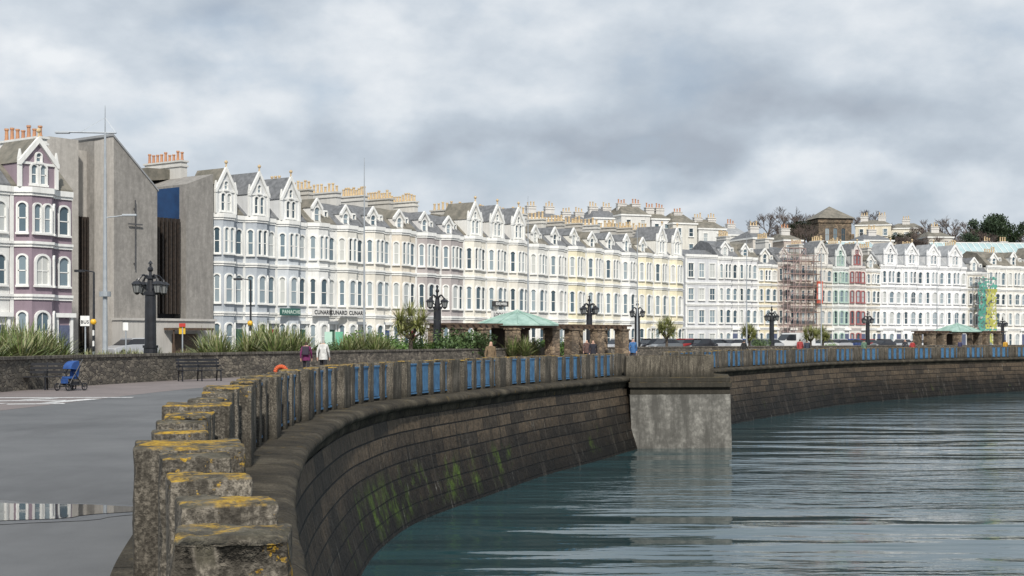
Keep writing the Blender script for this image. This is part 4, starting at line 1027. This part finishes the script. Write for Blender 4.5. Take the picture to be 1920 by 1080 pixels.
# ---------------------------------------------------------------- world
W=bpy.data.worlds.new('World'); SC.world=W; W.use_nodes=True; nt=W.node_tree
for n in list(nt.nodes): nt.nodes.remove(n)
out=nt.nodes.new('ShaderNodeOutputWorld'); sky=nt.nodes.new('ShaderNodeTexSky'); sky.sky_type='NISHITA'; sky.sun_disc=False
SUNEL=R(40); sd=Vector((.10,-1)).normalized(); sky.sun_elevation=SUNEL; sky.sun_rotation=math.atan2(sd.x,sd.y)
bg1=nt.nodes.new('ShaderNodeBackground'); bg1.inputs[1].default_value=.12; nt.links.new(sky.outputs[0],bg1.inputs[0])
tc=nt.nodes.new('ShaderNodeTexCoord')
def wmap(loc,sc):
    mp=nt.nodes.new('ShaderNodeMapping'); mp.inputs['Location'].default_value=loc; mp.inputs['Scale'].default_value=sc; nt.links.new(tc.outputs['Generated'],mp.inputs[0]); return mp.outputs[0]
n1=noise(nt,wmap((3.1,1.2,.4),(4.2,4.2,8.5)),1.,4,.5)
n2=noise(nt,wmap((7.3,2.2,1.1),(11,11,19)),1.,7,.55)
wn=nt.nodes.new('ShaderNodeTexNoise'); wn.inputs['Scale'].default_value=1.; wn.inputs['Detail'].default_value=5; nt.links.new(wmap((1,5,2),(9,9,14)),wn.inputs['Vector'])
def vm(op,a,b):
    n=nt.nodes.new('ShaderNodeVectorMath'); n.operation=op
    for i,v in ((0,a),(1,b)):
        if isinstance(v,tuple): n.inputs[i].default_value=v
        else: nt.links.new(v,n.inputs[i])
    return n
wp=vm('MULTIPLY',vm('SUBTRACT',wn.outputs['Color'],(.5,.5,.5)).outputs[0],(.34,.34,.15)).outputs[0]
wv=vm('ADD',tc.outputs['Generated'],wp).outputs[0]
h=math_(nt,'ADD',math_(nt,'MULTIPLY',n1,.54),math_(nt,'MULTIPLY',n2,.46))
for px,py,rx,rz,amp in [(560,140,.16,.045,.11),(130,190,.13,.035,.08),(1250,340,.18,.018,.10),(1690,375,.13,.018,.10),(60,30,.10,.03,-.02),(180,85,.08,.018,-.04),(1480,245,.26,.030,-.07),(820,280,.12,.026,-.05),(1500,60,.25,.03,.03),(300,10,.2,.015,-.03),(980,110,.10,.03,.0),(120,330,.2,.02,.04),(950,180,.12,.012,.02)]:
    c=Vector(((px-960)/F,1,(638-py)/F)).normalized()
    d_=vm('MULTIPLY',vm('SUBTRACT',wv,tuple(c)).outputs[0],(1/rx,1/.35,1/rz)).outputs[0]
    ln=nt.nodes.new('ShaderNodeVectorMath'); ln.operation='LENGTH'; nt.links.new(d_,ln.inputs[0])
    mr=nt.nodes.new('ShaderNodeMapRange'); mr.interpolation_type='SMOOTHSTEP'; mr.inputs[1].default_value=0; mr.inputs[2].default_value=1.5; mr.inputs[3].default_value=amp; mr.inputs[4].default_value=0
    nt.links.new(ln.outputs['Value'],mr.inputs[0]); h=math_(nt,'ADD',h,mr.outputs[0])
cl=ramp(nt,h,[(.34,(.40,.45,.52)),(.45,(.51,.575,.65)),(.54,(.64,.70,.765)),(.66,(.86,.89,.92))])
bg2=nt.nodes.new('ShaderNodeBackground'); nt.links.new(cl,bg2.inputs[0]); bg2.inputs[1].default_value=1.
mxs=nt.nodes.new('ShaderNodeMixShader'); nt.links.new(ramp(nt,n2,[(.25,.8),(.45,.98)]),mxs.inputs[0]); nt.links.new(bg1.outputs[0],mxs.inputs[1]); nt.links.new(bg2.outputs[0],mxs.inputs[2]); nt.links.new(mxs.outputs[0],out.inputs[0])
L=bpy.data.lights.new('sun','SUN'); L.energy=4.1; L.angle=R(2.5); L.color=(1,.95,.87); lo_=bpy.data.objects.new('sun',L); COL.objects.link(lo_)
dv=Vector((sd.x*math.cos(SUNEL),sd.y*math.cos(SUNEL),math.sin(SUNEL))); lo_.rotation_euler=dv.to_track_quat('Z','Y').to_euler()
c=bpy.data.cameras.new('camera'); c.lens=50; c.sensor_width=36; c.shift_y=98/1920; c.clip_end=20000; c.clip_start=.1
co=bpy.data.objects.new('camera',c); COL.objects.link(co); co.location=(0,0,EYE); co.rotation_euler=(math.pi/2,0,0); SC.camera=co
SC.view_settings.view_transform='Standard'; SC.view_settings.look='None'; SC.view_settings.exposure=0
